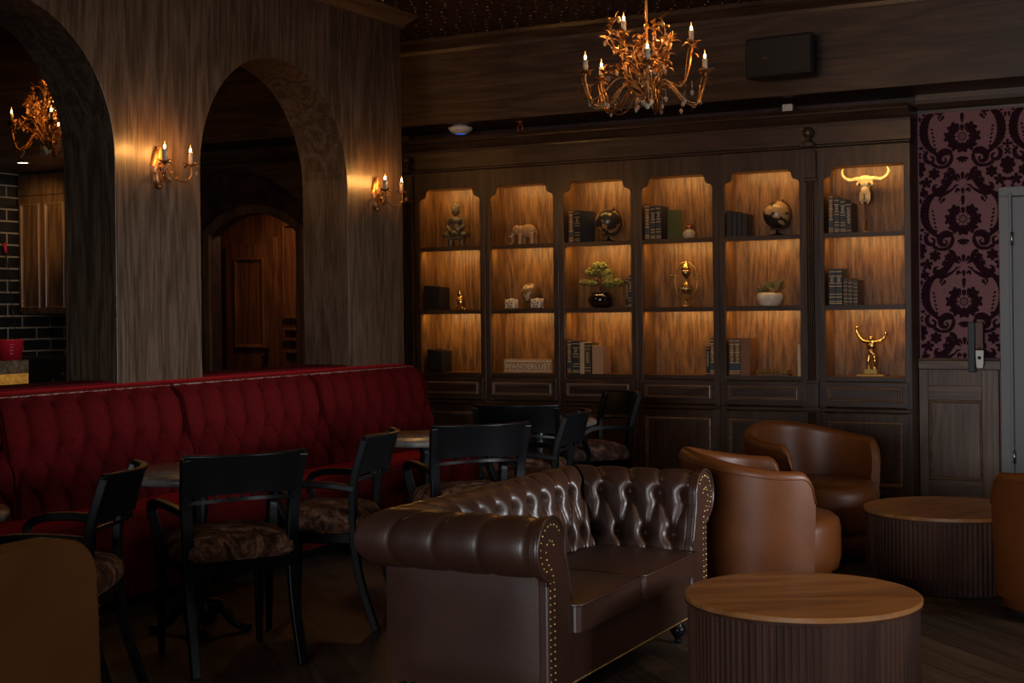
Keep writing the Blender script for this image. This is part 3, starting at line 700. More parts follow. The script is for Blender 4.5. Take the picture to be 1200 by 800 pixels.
# carved cubes and swirl ball
def cube(x, label):
    t = sit('tea_light_holder', x, Z2, label, 'candle holder', y=FY + .10, group='carved stone tea light holders')
    blob('body', [((0, 0, .047), (.056, .05, .046))], [([(-.034, -.03, .008), (-.034, -.03, .085)], .014), ([(.034, -.03, .008), (.034, -.03, .085)], .014), ([(-.034, .03, .008), (-.034, .03, .085)], .014), ([(.034, .03, .008), (.034, .03, .085)], .014)], M['ivory'], t, .004, 2)
    f = MB()
    for k in range(5): f.ball((.024 * math.cos(k * 1.26 + .3), -.0475, .045 + .024 * math.sin(k * 1.26 + .3)), (.010, .004, .010), 8, 6)
    f.ball((0, -.049, .045), (.008, .004, .008), 8, 6)
    f.build('carving', M['carved'], t)
    return t
cube(-5.645, 'pale carved tea light holder left of the swirl ball'); cube(-5.398, 'pale carved tea light holder right of the swirl ball')
def globe(x, z, r, mat, label, metal, y=FY + .17):
    t = sit('globe', x, z, label, 'globe', y=y)
    hc = r * 1.18 + .040
    MB().lathe([(0, 0), (r * .62, 0), (r * .62, .008), (r * .3, .014), (r * .12, .022), (.008, .03), (.008, hc - r * 1.10), (0, hc - r * 1.10)], 28).build('stand', metal, t)
    b = MB().ball((0, 0, hc), r, 36, 22).build('ball', mat, t)
    ta = .41; arcp = [(r * 1.10 * math.sin(q) * math.cos(0), 0, hc - r * 1.10 * math.cos(q)) for q in [(-.43 + (PI) * i / 24) for i in range(25)]]
    MB().tube(arcp, .0052, 8, flat=(.010, .006)).build('meridian_ring', metal, t)
    p = (math.sin(ta), math.cos(ta))
    MB().tube([(-p[0] * r * 1.16, 0, hc - p[1] * r * 1.16), (p[0] * r * 1.22, 0, hc + p[1] * r * 1.22)], .005, 8).build('axis_pin', metal, t)
    return t
globe(-5.515, Z2, .082, M['globe_c'], 'ivory swirl ball on a stand between two carved holders', M['bronze'], y=FY + .20)
globe(-4.765, Z1, .108, M['globe_a'], 'dark antique globe on stand, right of the navy book', M['black'], y=FY + .18)
globe(-3.310, Z1, .108, M['globe_b'], 'tan and black globe on stand in the bay left of the fluted pilaster', M['black'])
# carved word sign
t = sit('word_sign', -5.475, Z3, 'carved stone block sign reading WANDERLUST', 'sign', y=FY + .055)
MB().box(-.232, .232, 0, .04, 0, .118).build('block', M['carved'], t, .003)
cu = bpy.data.curves.new('lettering', 'FONT'); cu.body = 'WANDERLUST'; cu.size = .062; cu.align_x = 'CENTER'; cu.extrude = .002; cu.space_character = 1.08
tmp = bpy.data.objects.new('tmp_text', cu); COL.objects.link(tmp); bpy.context.view_layer.update()
me = bpy.data.meshes.new_from_object(tmp.evaluated_get(bpy.context.evaluated_depsgraph_get())); bpy.data.objects.remove(tmp)
lo = bpy.data.objects.new('lettering', me); COL.objects.link(lo); me.materials.clear(); me.materials.append(M['ivory']); lo.parent = t
lo.rotation_euler = (PI / 2, 0, 0); lo.location = (0, -.0012, .037); lo.scale = (1.02, 1.0, 1.0)
sc = MB()
for zz, s in ((.018, 1), (.100, -1)):
    for k in range(12):
        x = -.205 + k * .0373
        sc.tube(spline([(x - .016, -.001, zz - .008 * s), (x - .004, -.001, zz + .008 * s), (x + .008, -.001, zz - .006 * s), (x + .018, -.001, zz + .006 * s)], 3), .0028, 6)
sc.build('scroll_border', M['ivory'], t)
# bonsai
t = sit('bonsai', -4.828, Z2, 'bonsai with mossy green pads in a round black pot', 'potted plant', y=FY + .15)
MB().lathe([(0, 0), (.055, 0), (.06, .006), (.085, .02), (.108, .055), (.106, .085), (.088, .112), (.074, .120), (.078, .130), (.072, .130), (.066, .118), (0, .115)], 40).build('pot', M['pot'], t)
trunk = MB()
trunk.tube(spline([(.0, 0, .11), (-.018, 0, .16), (.02, .0, .205), (.012, 0, .26), (-.01, 0, .31)], 5), [.013 - .00035 * i for i in range(21)], 8)
trunk.tube(spline([(.0, 0, .17), (-.05, .0, .185), (-.11, 0, .20)], 4), .006, 8).tube(spline([(.018, 0, .2), (.07, -.01, .205), (.12, 0, .195)], 4), .006, 8).tube(spline([(.012, 0, .245), (-.04, -.01, .27), (-.08, 0, .28)], 4), .005, 8)
trunk.build('trunk', M['bark'], t)
def tuftpad(parent, c, r):
    m = MB(); m.ball(c, (r[0] * .8, r[1] * .8, r[2] * .72), 12, 8)
    for k in range(90):
        a = rnd.uniform(0, 2 * PI); u = rnd.uniform(-.75, 1); q = math.sqrt(max(0, 1 - u * u))
        m.ball((c[0] + r[0] * .86 * q * math.cos(a), c[1] + r[1] * .86 * q * math.sin(a), c[2] + r[2] * .86 * u), rnd.uniform(.008, .014), 6, 5)
    m.build('foliage_pad', M['foliage'], parent)
for c, r in (((-.13, 0, .215), (.062, .05, .026)), ((.105, -.01, .205), (.085, .06, .040)), ((.155, .0, .212), (.045, .04, .028)), ((-.085, 0, .300), (.052, .05, .040)), ((-.005, 0, .350), (.075, .06, .040)), ((.045, .01, .295), (.055, .05, .034)), ((-.02, 0, .312), (.06, .05, .034)), ((-.075, -.005, .212), (.05, .04, .022)), ((.06, 0, .25), (.05, .04, .03))): tuftpad(t, c, r)
# patterned jar
t = sit('patterned_jar', -4.03, Z1, 'small patterned lidded jar beside the leaning green book', 'jar', y=FY + .13)
MB().lathe([(0, 0), (.034, 0), (.05, .014), (.055, .036), (.046, .062), (.028, .074), (.027, .082), (0, .082)], 28).build('body', M['globe_c'], t)
MB().lathe([(0, .082), (.031, .082), (.032, .096), (.022, .108), (0, .112)], 24).ball((0, 0, .117), .010, 12, 8).build('lid', M['copper'], t)
# hourglass in a ring
t = sit('hourglass', -4.065, Z2, 'brass hourglass turning inside an oval ring stand', 'hourglass', y=FY + .14)
MB().lathe([(0, 0), (.055, 0), (.055, .01), (.03, .018), (.012, .026), (.009, .04), (.009, .066), (0, .066)], 28).build('base', M['brass'], t)
ring = [(.098 * math.cos(q), 0, .215 + .150 * math.sin(q)) for q in [2 * PI * i / 48 for i in range(49)]]
MB().tube(ring, .0042, 8).build('oval_ring', M['brass'], t)
pm = MB()
for s in (-1, 1): pm.tube([(s * .06, 0, .255), (s * .128, 0, .255)], .0035, 8).ball((s * .128, 0, .255), .009, 10, 8).ball((s * .104, 0, .255), .008, 10, 8)
pm.build('pivot', M['brass'], t)
MB().lathe([(0, .10), (.020, .102), (.043, .130), (.046, .155), (.030, .185), (.008, .212), (.006, .222), (.010, .232), (.034, .262), (.040, .285), (.030, .305), (0, .306)], 28).build('glass_bulb', M['brass'], t)
MB().lathe([(0, .128), (.040, .132), (.046, .15), (.044, .158), (0, .165)], 28).build('sand', M['ivory'], t)
MB().lathe([(0, .305), (.036, .305), (.038, .318), (.026, .328), (.022, .345), (.010, .356), (.008, .372), (0, .376)], 24).build('cap', M['brass'], t)
# succulent bowl
t = sit('succulent_bowl', -3.365, Z2, 'succulents growing in a round ivory bowl', 'potted plant', y=FY + .14)
MB().lathe([(0, 0), (.070, 0), (.082, .01), (.104, .05), (.106, .075), (.094, .100), (.082, .106), (.078, .098), (0, .092)], 36).build('bowl', M['ivory'], t)
def rosette(cx, cy, z, n, ln, wd, up, seed):
    q = random.Random(seed); m = MB()
    for k in range(n):
        a = k * 2.4 + q.uniform(-.2, .2); e = up + q.uniform(-.2, .25) - .012 * k; l = ln * q.uniform(.8, 1.1)
        d = Vector((math.cos(a) * math.cos(e), math.sin(a) * math.cos(e), math.sin(e))); s = Vector((-math.sin(a), math.cos(a), 0)); u = d.cross(s)
        p0 = Vector((cx, cy, z)); P = []
        for t_, w_ in ((0, .35), (.35, 1), (.7, .75), (1, .05)):
            c = p0 + d * (l * t_) + Vector((0, 0, .15 * l * t_ * t_)); P.append([c - s * wd * w_, c + u * wd * .4 * w_, c + s * wd * w_, c - u * wd * .4 * w_, c - s * wd * w_])
        m.grid(np.array([[list(x) for x in r] for r in P]))
    return m
for i, (cx, cy, z, n, ln, wd, up) in enumerate(((-.05, -.02, .105, 26, .058, .011, .7), (.05, -.03, .108, 24, .05, .013, .6), (.0, .02, .115, 22, .085, .009, 1.0), (.065, .02, .115, 14, .10, .008, .9), (-.07, .02, .105, 14, .06, .010, .5))):
    rosette(cx, cy, z, n, ln, wd, up, i).build('rosette', M['leaf'] if i != 1 else M['carved'], t)
# lying tray / folded frame
t = sit('brass_tray', -3.335, Z3, 'low ornate brass tray lying on the shelf below the succulent', 'tray', y=FY + .11)
MB().box(-.135, .135, -.05, .05, 0, .012).build('base', M['bronze'], t, .003)
rl = MB(); frame_bars_xy = [(-.13, .13, -.046, -.036), (-.13, .13, .036, .046), (-.13, -.12, -.036, .036), (.12, .13, -.036, .036)]
for a, b, c, d in frame_bars_xy: rl.box(a, b, c, d, .030, .038)
rl.build('rim', M['brass'], t, .002)
for k in range(9):
    MB().lathe([(.004, .011), (.007, .02), (.004, .031)], 8, (-.12 + .03 * k, -.041, 0)).build('baluster', M['brass'], t)
MB().box(.05, .118, -.03, .03, .0125, .033).build('lid_plate', M['brass'], t, .004)
# horned skull
t = sit('bull_skull', -2.606, Z1, 'golden bull skull with long upturned horns on a rod stand', 'skull', y=FY + .15)
MB().lathe([(0, 0), (.075, 0), (.075, .006), (.012, .012), (0, .012)], 28).build('base', M['brass'], t)
MB().tube([(0, 0, .01), (0, 0, .27)], .007, 10).build('rod', M['goldleaf'], t)
blob('skull', [((0, 0, .405), (.060, .04, .034)), ((0, -.004, .375), (.050, .038, .045)), ((0, -.01, .320), (.034, .030, .06)), ((0, -.014, .268), (.027, .022, .035)), ((-.05, -.012, .370), (.017, .018, .018)), ((.05, -.012, .370), (.017, .018, .018))],
     [([(-.03, -.01, .31), (-.032, -.012, .25), (-.016, -.014, .218)], [.012, .010, .006]), ([(.03, -.01, .31), (.032, -.012, .25), (.016, -.014, .218)], [.012, .010, .006]), ([(-.07, 0, .41), (.07, 0, .41)], .020)], M['bone'], t, .0045, 2)
so = MB()
for s in (-1, 1): so.ball((s * .039, -.036, .372), (.011, .010, .012), 12, 8)
so.ball((0, -.036, .275), (.007, .008, .028), 10, 8)
so.build('eye_socket', M['bronze'], t)
for s in (-1, 1):
    MB().tube(spline([(s * .06, 0, .412), (s * .115, 0, .405), (s * .160, 0, .428), (s * .178, 0, .468), (s * .168, -.004, .498)], 5), [.020 - .0008 * i for i in range(21)], 12).build('horn', M['bone'], t)
# gold figure
t = sit('gold_statue', -2.575, Z3, 'gold standing figure raising two long curved arms', 'statue', y=FY + .15)
MB().box(-.105, .105, -.06, .06, 0, .018).box(-.05, .05, -.04, .04, .018, .058).build('base', M['gold'], t, .003)
blob('figure', [((0, 0, .235), (.036, .024, .040)), ((0, 0, .185), (.028, .022, .034)), ((-.002, -.004, .288), (.018, .019, .022)), ((0, .0, .262), (.046, .022, .016)), ((.024, -.006, .145), (.018, .017, .03)), ((-.02, 0, .15), (.018, .017, .03))],
     [([(-.016, 0, .17), (-.024, -.006, .115), (-.018, 0, .062)], [.018, .013, .010]), ([(.016, 0, .17), (.028, -.008, .115), (.024, 0, .062)], [.018, .013, .010]), ([(-.018, -.01, .062), (-.018, -.025, .062)], .010), ([(.024, -.01, .062), (.024, -.025, .062)], .010),
      (spline([(-.03, 0, .262), (-.07, 0, .275), (-.10, 0, .315), (-.112, 0, .36), (-.103, 0, .385)], 5), [.014] * 6 + [.012] * 5 + [.011] * 5 + [.013] * 5), (spline([(.03, 0, .262), (.066, 0, .268), (.096, 0, .29), (.112, 0, .32), (.110, 0, .34)], 5), [.014] * 6 + [.012] * 5 + [.011] * 5 + [.014] * 5)], M['gold'], t, .0035, 2)

# ------------------------------------------------------------------ fittings on walls and ceilings
# loudspeaker on the beam
t = thing('loudspeaker', (-3.02, 10.18, 3.30), 'black loudspeaker bracketed high on the wooden beam', 'speaker', -.10)
pr = [(-.265, -.09), (-.25, -.115), (.25, -.115), (.265, -.09), (.20, .10), (-.20, .10)]
MB().prism(pr, lambda a, b, d: (a, b, d), -.145, .145).build('cabinet', M['rubber'], t, .02)
MB().prism([(-.245, -.120), (.245, -.120), (.250, -.112), (-.250, -.112)], lambda a, b, d: (a, b, d), -.128, .128).build('grille', M['grille'], t, .004)
MB().box(-.115, -.08, -.1235, -.1195, -.012, -.002).build('badge', M['brass'], t)
MB().box(-.03, .03, .09, .235, -.03, .03).box(-.05, .05, .235, .2405, -.09, .09).build('wall_mount', M['iron'], t, .004)
# white access point with a blue light
t = thing('access_point', (-6.0, 10.62, 3.0585), 'white round ceiling device with a blue light under the beam', 'ceiling device')
MB().lathe([(0, -.075), (.05, -.072), (.092, -.050), (.108, -.026), (.106, -.018), (.07, -.012), (.068, 0), (0, 0)], 36).build('dome', M['white'], t)
MB().lathe([(.0, -.077), (.022, -.0762), (.046, -.0735), (.046, -.071), (0, -.071)], 28).build('status_light', M['blue'], t)
t = thing('motion_sensor', (-3.13, FY - .115, 2.9685), 'small white sensor on the bookcase cornice below the loudspeaker', 'sensor')
MB().box(-.040, .040, -.012, .03, 0, .055).build('housing', M['white'], t, .008)
MB().ball((0, -.013, .026), (.018, .008, .016), 14, 10).build('lens', M['white'], t)
t = thing('fire_sprinkler', (-5.445, 10.66, 3.0585), 'small copper fire sprinkler hanging under the beam', 'sprinkler')
MB().lathe([(0, 0), (.03, 0), (.03, -.006), (.012, -.012), (.010, -.03), (0, -.03)], 20).build('escutcheon', M['copper'], t)
MB().tube([(-.014, 0, -.028), (-.022, 0, -.055), (-.012, 0, -.085)], .006, 8).tube([(.014, 0, -.028), (.022, 0, -.055), (.012, 0, -.085)], .006, 8).build('yoke', M['copper'], t)
MB().lathe([(0, -.084), (.026, -.084), (.026, -.089), (0, -.089)], 18).build('deflector', M['copper'], t)
# door hardware by the wallpaper
t = thing('exit_latch', (-1.80, 10.895, .97), 'tall black latch box with silver lock plate on the wainscot rail', 'lock')
MB().box(-.055, -.005, -.03, .035, 0, .37).build('mounting_box', M['iron'], t, .004)
MB().box(-.005, .052, -.022, .03, .17, .37).build('strap', M['strap'], t, .004)
MB().prism([(-.002, .165), (.058, .165), (.056, .06), (.05, .03), (.006, .03), (.0, .06)], lambda a, b, d: (a, d, b), -.034, -.01).build('lock_plate', M['steel'], t, .003)
MB().lathe([(.0, -.046), (.011, -.046), (.013, -.034), (0, -.034)], 20, (.027, 0, .108), axis='y').build('lock_cylinder', M['iron'], t)
MB().lathe([(.0, -.031), (.010, -.029), (.012, -.022), (0, -.022)], 16, (.024, 0, .186), axis='y').build('screw', M['silver'], t)
# bar corner
def bar_cabinet(x0, x1, label):
    t = thing('bar_cabinet', ((x0 + x1) / 2, 9.9, 1.487), label, 'cabinet', group='wooden wall cabinets in the bar')
    w = x1 - x0 - .002; C = M['cab']
    MB().box(-w / 2, w / 2, .022, .395, 0, 1.34).build('body', C, t, .003)
    MB().box(-w / 2, w / 2, -.004, .021, 1.13, 1.335).build('header_rail', C, t, .003)
    d = MB().box(-w / 2 + .003, w / 2 - .003, 0, .021, .02, 1.125).build('door', C, t, .003)
    frame_mould(MB(), -w / 2 + .035, w / 2 - .035, .05, 1.05, 0, .028, .018).build('door_moulding', M['cab_light'], d)
    return t
bar_cabinet(-10.475, -10.16, 'bar wall cabinet door next to the black tiles')
bar_cabinet(-10.16, -9.845, 'bar wall cabinet door half hidden by the arch')
bar_cabinet(-9.845, -9.53, 'bar wall cabinet hidden behind the arch pier')
t = thing('downlight', (-9.62, 9.15, 2.8295), 'small round recessed downlight above the bar cabinets', 'downlight')
MB().lathe([(.075, 0), (.075, -.008), (.055, -.010), (.052, 0)], 28).build('trim_ring', M['brass'], t)
MB().lathe([(0, -.004), (.052, -.004), (.052, -.001), (0, -.001)], 28).build('lens', M['lamp'], t)
t = thing('back_bar', (-9.85, 9.93, 0), 'black marble back bar with white veins under the cabinets', 'counter')
MB().box(-.63, .64, -.33, .365, 0, 1.04).build('body', M['marble'], t, .004)
MB().box(-.635, .645, -.36, .365, 1.04, 1.085).build('countertop', M['marble'], t, .006)
t = thing('bar_counter', (-9.75, 8.55, 0), 'bar counter end with brown stone top and amber front panel', 'counter')
MB().box(-.55, .53, -.2, .25, 0, .86).build('body', M['pier'], t, .004)
MB().box(-.56, .54, -.205, .255, .985, 1.098).build('countertop', M['brownstone'], t, .01)
MB().box(-.555, .535, -.203, .253, .861, .984).build('amber_panel', M['amber'], t, .004)
t = thing('red_bucket', (-9.315, 8.68, 1.0985), 'red plastic ice bucket with faint white print on the bar', 'bucket')
MB().lathe([(0, .004), (.098, .004), (.102, 0), (.122, .165), (.126, .168), (.124, .174), (.116, .172), (.094, .012), (0, .012)], 36).build('bucket', M['red'], t)
pm = MB()
for k, (zz, n) in enumerate(((.128, 5), (.105, 3), (.080, 5), (.055, 4))):
    for q in range(n):
        a = -.55 + .03 * (q - n / 2) * 2; r = .1025 + .0195 * (zz / .165) + .0006
        pm.tube([(r * math.cos(a), r * math.sin(a), zz), (r * math.cos(a + .035), r * math.sin(a + .035), zz + .004)], .0016, 5)
pm.build('printed_mark', M['white'], t)
t = thing('rod', (-10.40, 9.72, 1.0862), 'thin rod with a red tip leaning beside the bar cabinet', 'rod')
MB().tube([(.13, -.03, .0), (-.03, -.02, .98)], .004, 8).build('shaft', M['iron'], t)
MB().tube([(-.03, -.02, .98), (-.046, -.019, 1.075)], .016, 10).build('red_tip', M['red'], t)

# ------------------------------------------------------------------ candle lights
def candle_on(m_parent, p, h=.062):
    c = MB().lathe([(0, 0), (.0135, 0), (.0135, h), (.009, h + .003), (0, h + .003)], 14, p).build('candle', M['candle'], m_parent)
    MB().lathe([(0, h + .004), (.0028, h + .007), (.0042, h + .011), (.0042, h + .016), (.0030, h + .021), (0, h + .022)], 12, p).build('bulb', M['flame'], c)
    MB().lathe([(0, h + .0215), (.0032, h + .0221), (.0026, h + .036), (0, h + .050)], 10, p).build('bulb_tip', M['tip'], c)
    return c
def leafshape(m, p, d, ln, wd, mi=0):
    d = Vector(d).normalized(); s = d.cross(Vector((0, 0, 1)));
    if s.length < .1: s = Vector((1, 0, 0))
    s.normalize(); u = s.cross(d); p = Vector(p); P = []
    for t_, w_, z_ in ((0, .08, 0), (.25, .8, .06), (.55, 1, .05), (.8, .6, -.03), (1, .03, -.14)):
        c = p + d * ln * t_ + u * ln * z_
        P.append([list(c - s * wd * w_ + u * .25 * wd * w_), list(c), list(c + s * wd * w_ + u * .25 * wd * w_), list(c - u * .0016), list(c - s * wd * w_ + u * .25 * wd * w_)])
    m.grid(np.array(P), mi)
def cup(m, p, r=.034, mi=0):
    m.lathe([(0, -.012), (.010, -.010), (.014, -.004), (r, .004), (r * 1.02, .007), (.016, .002), (0, .002)], 16, p, mi)
    for k in range(6):
        a = k * PI / 3; leafshape(m, (p[0] + .018 * math.cos(a), p[1] + .018 * math.sin(a), p[2]), (math.cos(a), math.sin(a), .5 - .9 * (k % 2)), .036, .011, mi)
def chandelier(loc, label, candles, rz, seed, rodtop):
    q = random.Random(seed)
    t = thing('chandelier', loc, label, 'chandelier', rz, group='gilt vine chandeliers')
    B = M['goldleaf']
    rod = MB().tube([(0, 0, -.20), (0, 0, rodtop)], .007, 10)
    rod.lathe([(.007, .16), (.013, .165), (.013, .185), (.007, .19)], 14)
    rod.build('rod', B, t)
    MB().lathe([(0, rodtop - .001), (.065, rodtop - .001), (.06, rodtop - .025), (.02, rodtop - .04), (0, rodtop - .04)], 28).build('ceiling_rose', B, t)
    MB().lathe([(0, -.262), (.010, -.258), (.016, -.245), (.030, -.238), (.036, -.22), (.026, -.205), (.014, -.20), (0, -.20)], 24).build('hub', M['candle'], t)
    for (x, y, z) in candles:
        a = MB(); R = math.hypot(x, y); ux, uy = x / R, y / R
        low = z < .1
        dip = -.245 if low else -.16
        pts = [(ux * .012, uy * .012, -.20), (ux * .05, uy * .05, -.155), (ux * R * .35, uy * R * .35, -.135 if low else -.12), (ux * R * .62, uy * R * .62, dip + .02), (ux * R * .86, uy * R * .86, dip + (.01 if low else .06)), (x, y, z - .115), (x, y, z - .062)]
        a.tube(spline(pts, 6), .0062, 8)
        pts2 = [(px_ + .018 * math.sin(i * 1.7 + seed), py_ + .018 * math.cos(i * 1.3), pz_ - .014 * math.sin(i * 2.1)) for i, (px_, py_, pz_) in enumerate(pts[:-1])] + [(x, y, z - .075)]
        a.tube(spline(pts2, 6), .0036, 6)
        cup(a, (x, y, z - .062))
        sp = spline(pts, 6)
        for w_ in range(2):
            e_ = q.uniform(.55, .95); off = Vector((q.uniform(-.05, .05), q.uniform(-.05, .05), q.uniform(-.03, .05)))
            n_ = int(len(sp) * e_); a.tube([p_ + off * math.sin(PI * i / (n_ - 1)) for i, p_ in enumerate(sp[2:2 + n_])] if n_ + 2 <= len(sp) else [p_ + off * math.sin(PI * i / (len(sp) - 1)) for i, p_ in enumerate(sp)], .0042, 6)
        for k in range(24):
            p = sp[q.randrange(6, len(sp) - 1)]; d = (q.uniform(-1, 1), q.uniform(-1, 1), q.uniform(-.6, .9))
            leafshape(a, p, d, q.uniform(.032, .060), q.uniform(.010, .016))
        arm = a.build('arm', B, t)
        candle_on(arm, (x, y, z - .060))
    vine = None
    for k in range(24):
        v = MB(); a = 2 * PI * k / 24 + q.uniform(-.2, .2); r1 = q.uniform(.03, .25); z1 = q.uniform(-.10, .22)
        e = (r1 * math.cos(a), r1 * math.sin(a), z1)
        sp = spline([(0, 0, q.uniform(-.20, -.12)), (e[0] * .5 + q.uniform(-.03, .03), e[1] * .5, z1 * .3 - .08), (e[0] * 1.05, e[1] * 1.05, z1 * .6), e, (e[0] * .8, e[1] * .8, z1 + .035)], 6)
        v.tube(sp, .0032, 6)
        for j in range(11):
            p = sp[q.randrange(7, len(sp))]; leafshape(v, p, (q.uniform(-1, 1), q.uniform(-1, 1), q.uniform(-.5, 1)), q.uniform(.035, .062), q.uniform(.010, .018))
        vo = v.build('vine', B, t)
        for j in range(2):
            p = sp[q.randrange(10, len(sp))]
            MB().lathe([(0, -.034), (.007, -.026), (.010, -.016), (.006, -.004), (0, 0)], 6, (p.x + q.uniform(-.01, .01), p.y, p.z - .004), smooth=False).build('crystal_drop', M['crystal'], vo, recalc=True)
    for k in range(16):
        a = q.uniform(0, 2 * PI); r1 = q.uniform(.12, .33); z1 = -.20 - q.uniform(0, .05) + .12 * max(0, r1 - .24)
        c = MB(); c.tube([(r1 * math.cos(a), r1 * math.sin(a), z1 + .045), (r1 * math.cos(a), r1 * math.sin(a), z1)], .0012, 5)
        c.lathe([(0, -.030), (.007, -.022), (.0105, -.012), (.006, -.002), (0, 0)], 6, (r1 * math.cos(a), r1 * math.sin(a), z1), smooth=False)
        c.build('crystal_drop', M['crystal'], t)
    return t
TH = math.radians(27.478)
chandelier((-2.815, 6.99, 2.784), 'gilt vine chandelier with lit candles hanging above the seating', [(-.325, 0, 0), (-.225, .235, 0), (.086, .31, -.01), (.307, .0, 0), (-.028, -.33, -.005), (-.115, .06, .216), (.243, .05, .158)], TH, 3, CEIL - 2.784)
chandelier((-7.50, 7.35, 2.86), 'gilt vine chandelier half hidden behind the near arch', [(-.17, -.2, 0), (-.005, .30, -.02), (.13, -.28, .0), (.36, .05, 0), (.05, .1, .22)], TH, 11, CEIL - 2.86)
def sconce(y, z, label):
    t = thing('wall_sconce', (PX, y, z), label, 'sconce', group='two-candle gilt sconces on the arched wall')
    B = M['goldleaf']
    bp = MB(); P = []
    for i in range(13):
        s = -1 + 2 * i / 12; w = .050 * math.sqrt(max(0, 1 - s * s)) * (1 + .12 * math.cos(6 * s)) + .002; zz = s * .118
        P.append([[.0015, -w, zz], [.018, -w * .8, zz], [.030, -w * .35, zz], [.026, 0, zz], [.030, w * .35, zz], [.018, w * .8, zz], [.0015, w, zz], [.0015, -w, zz]])
    bp.grid(np.array(P)); bp.ball((.02, 0, -.118), (.02, .022, .016), 10, 8).ball((.016, 0, .116), (.014, .018, .012), 10, 8)
    bp.build('back_plate', B, t)
    for sg in (-1, 1):
        a = MB(); e = (.165, sg * .115, .012)
        pts = [(.028, 0, .0), (.07, sg * .03, -.015), (.10, sg * .055, -.075), (.145, sg * .095, -.085), (.168, sg * .116, -.045), (e[0], e[1], .012)]
        sp = spline(pts, 6); a.tube(sp, .0052, 8); cup(a, e, .030)
        for k in range(6):
            p = sp[4 + 4 * k]; leafshape(a, p, (rnd.uniform(0, 1), rnd.uniform(-1, 1), rnd.uniform(-.8, .6)), .045, .012)
        ar = a.build('arm', B, t)
        candle_on(ar, (e[0], e[1], e[2] + .003), .075)
        MB().lathe([(0, -.034), (.009, -.024), (.012, -.014), (.006, -.002), (0, 0)], 6, (e[0] + .02, e[1] + sg * .03, -.02), smooth=False).build('crystal_drop', M['crystal'], ar)
    return t
sconce(6.62, 2.357, 'two-candle gilt sconce on the pier between the arches')
sconce(9.03, 2.357, 'two-candle gilt sconce on the end pier near the bookcases')
# ------------------------------------------------------------------ furniture
def tuft(S, V, p, rows, D, w, B=.012, rb=.022, soft=.3):
    """deep-buttoned relief: S along the upholstery, V up its face; rows = [(v, offset)]"""
    H = np.zeros_like(S); dist = np.full_like(S, 9.0)
    near = lambda x: np.abs(x - np.round(x))
    for k, (v0, o0) in enumerate(rows):
        if k == 0:
            m = V < v0; dist = np.where(m, near(S / p - o0) * p, dist)
        if k + 1 < len(rows):
            v1 = rows[k + 1][0]; m = (V >= v0) & (V < v1); t = (V - v0) / (v1 - v0); x = S / p - o0
            d = np.minimum(near(x - t / 2), near(x + t / 2)) * p * (v1 - v0) / math.hypot(v1 - v0, p / 2)
            dist = np.where(m, d, dist)
        else:
            m = V >= v0; dist = np.where(m, near(S / p - o0) * p, dist)
    q = 1 - np.clip(dist / w, 0, 1); H = D * ((1 - soft) * np.sqrt(np.clip(1 - q * q, 0, 1)) + soft * (1 - q * q))
    for v0, o0 in rows:
        ds = near(S / p - o0) * p
        H = H - B * np.exp(-(ds ** 2 + (V - v0) ** 2) / rb ** 2)
    return H
def resample(pts, n):
    P = np.array(pts, float); d = np.r_[0, np.cumsum(np.linalg.norm(np.diff(P, axis=0), axis=1))]
    q = np.linspace(0, d[-1], n); out = np.c_[np.interp(q, d, P[:, 0]), np.interp(q, d, P[:, 1])]
    T = np.gradient(out, axis=0); T /= np.linalg.norm(T, axis=1)[:, None]
    return out, q, np.c_[-T[:, 1], T[:, 0]]          # points, arc length, left normal
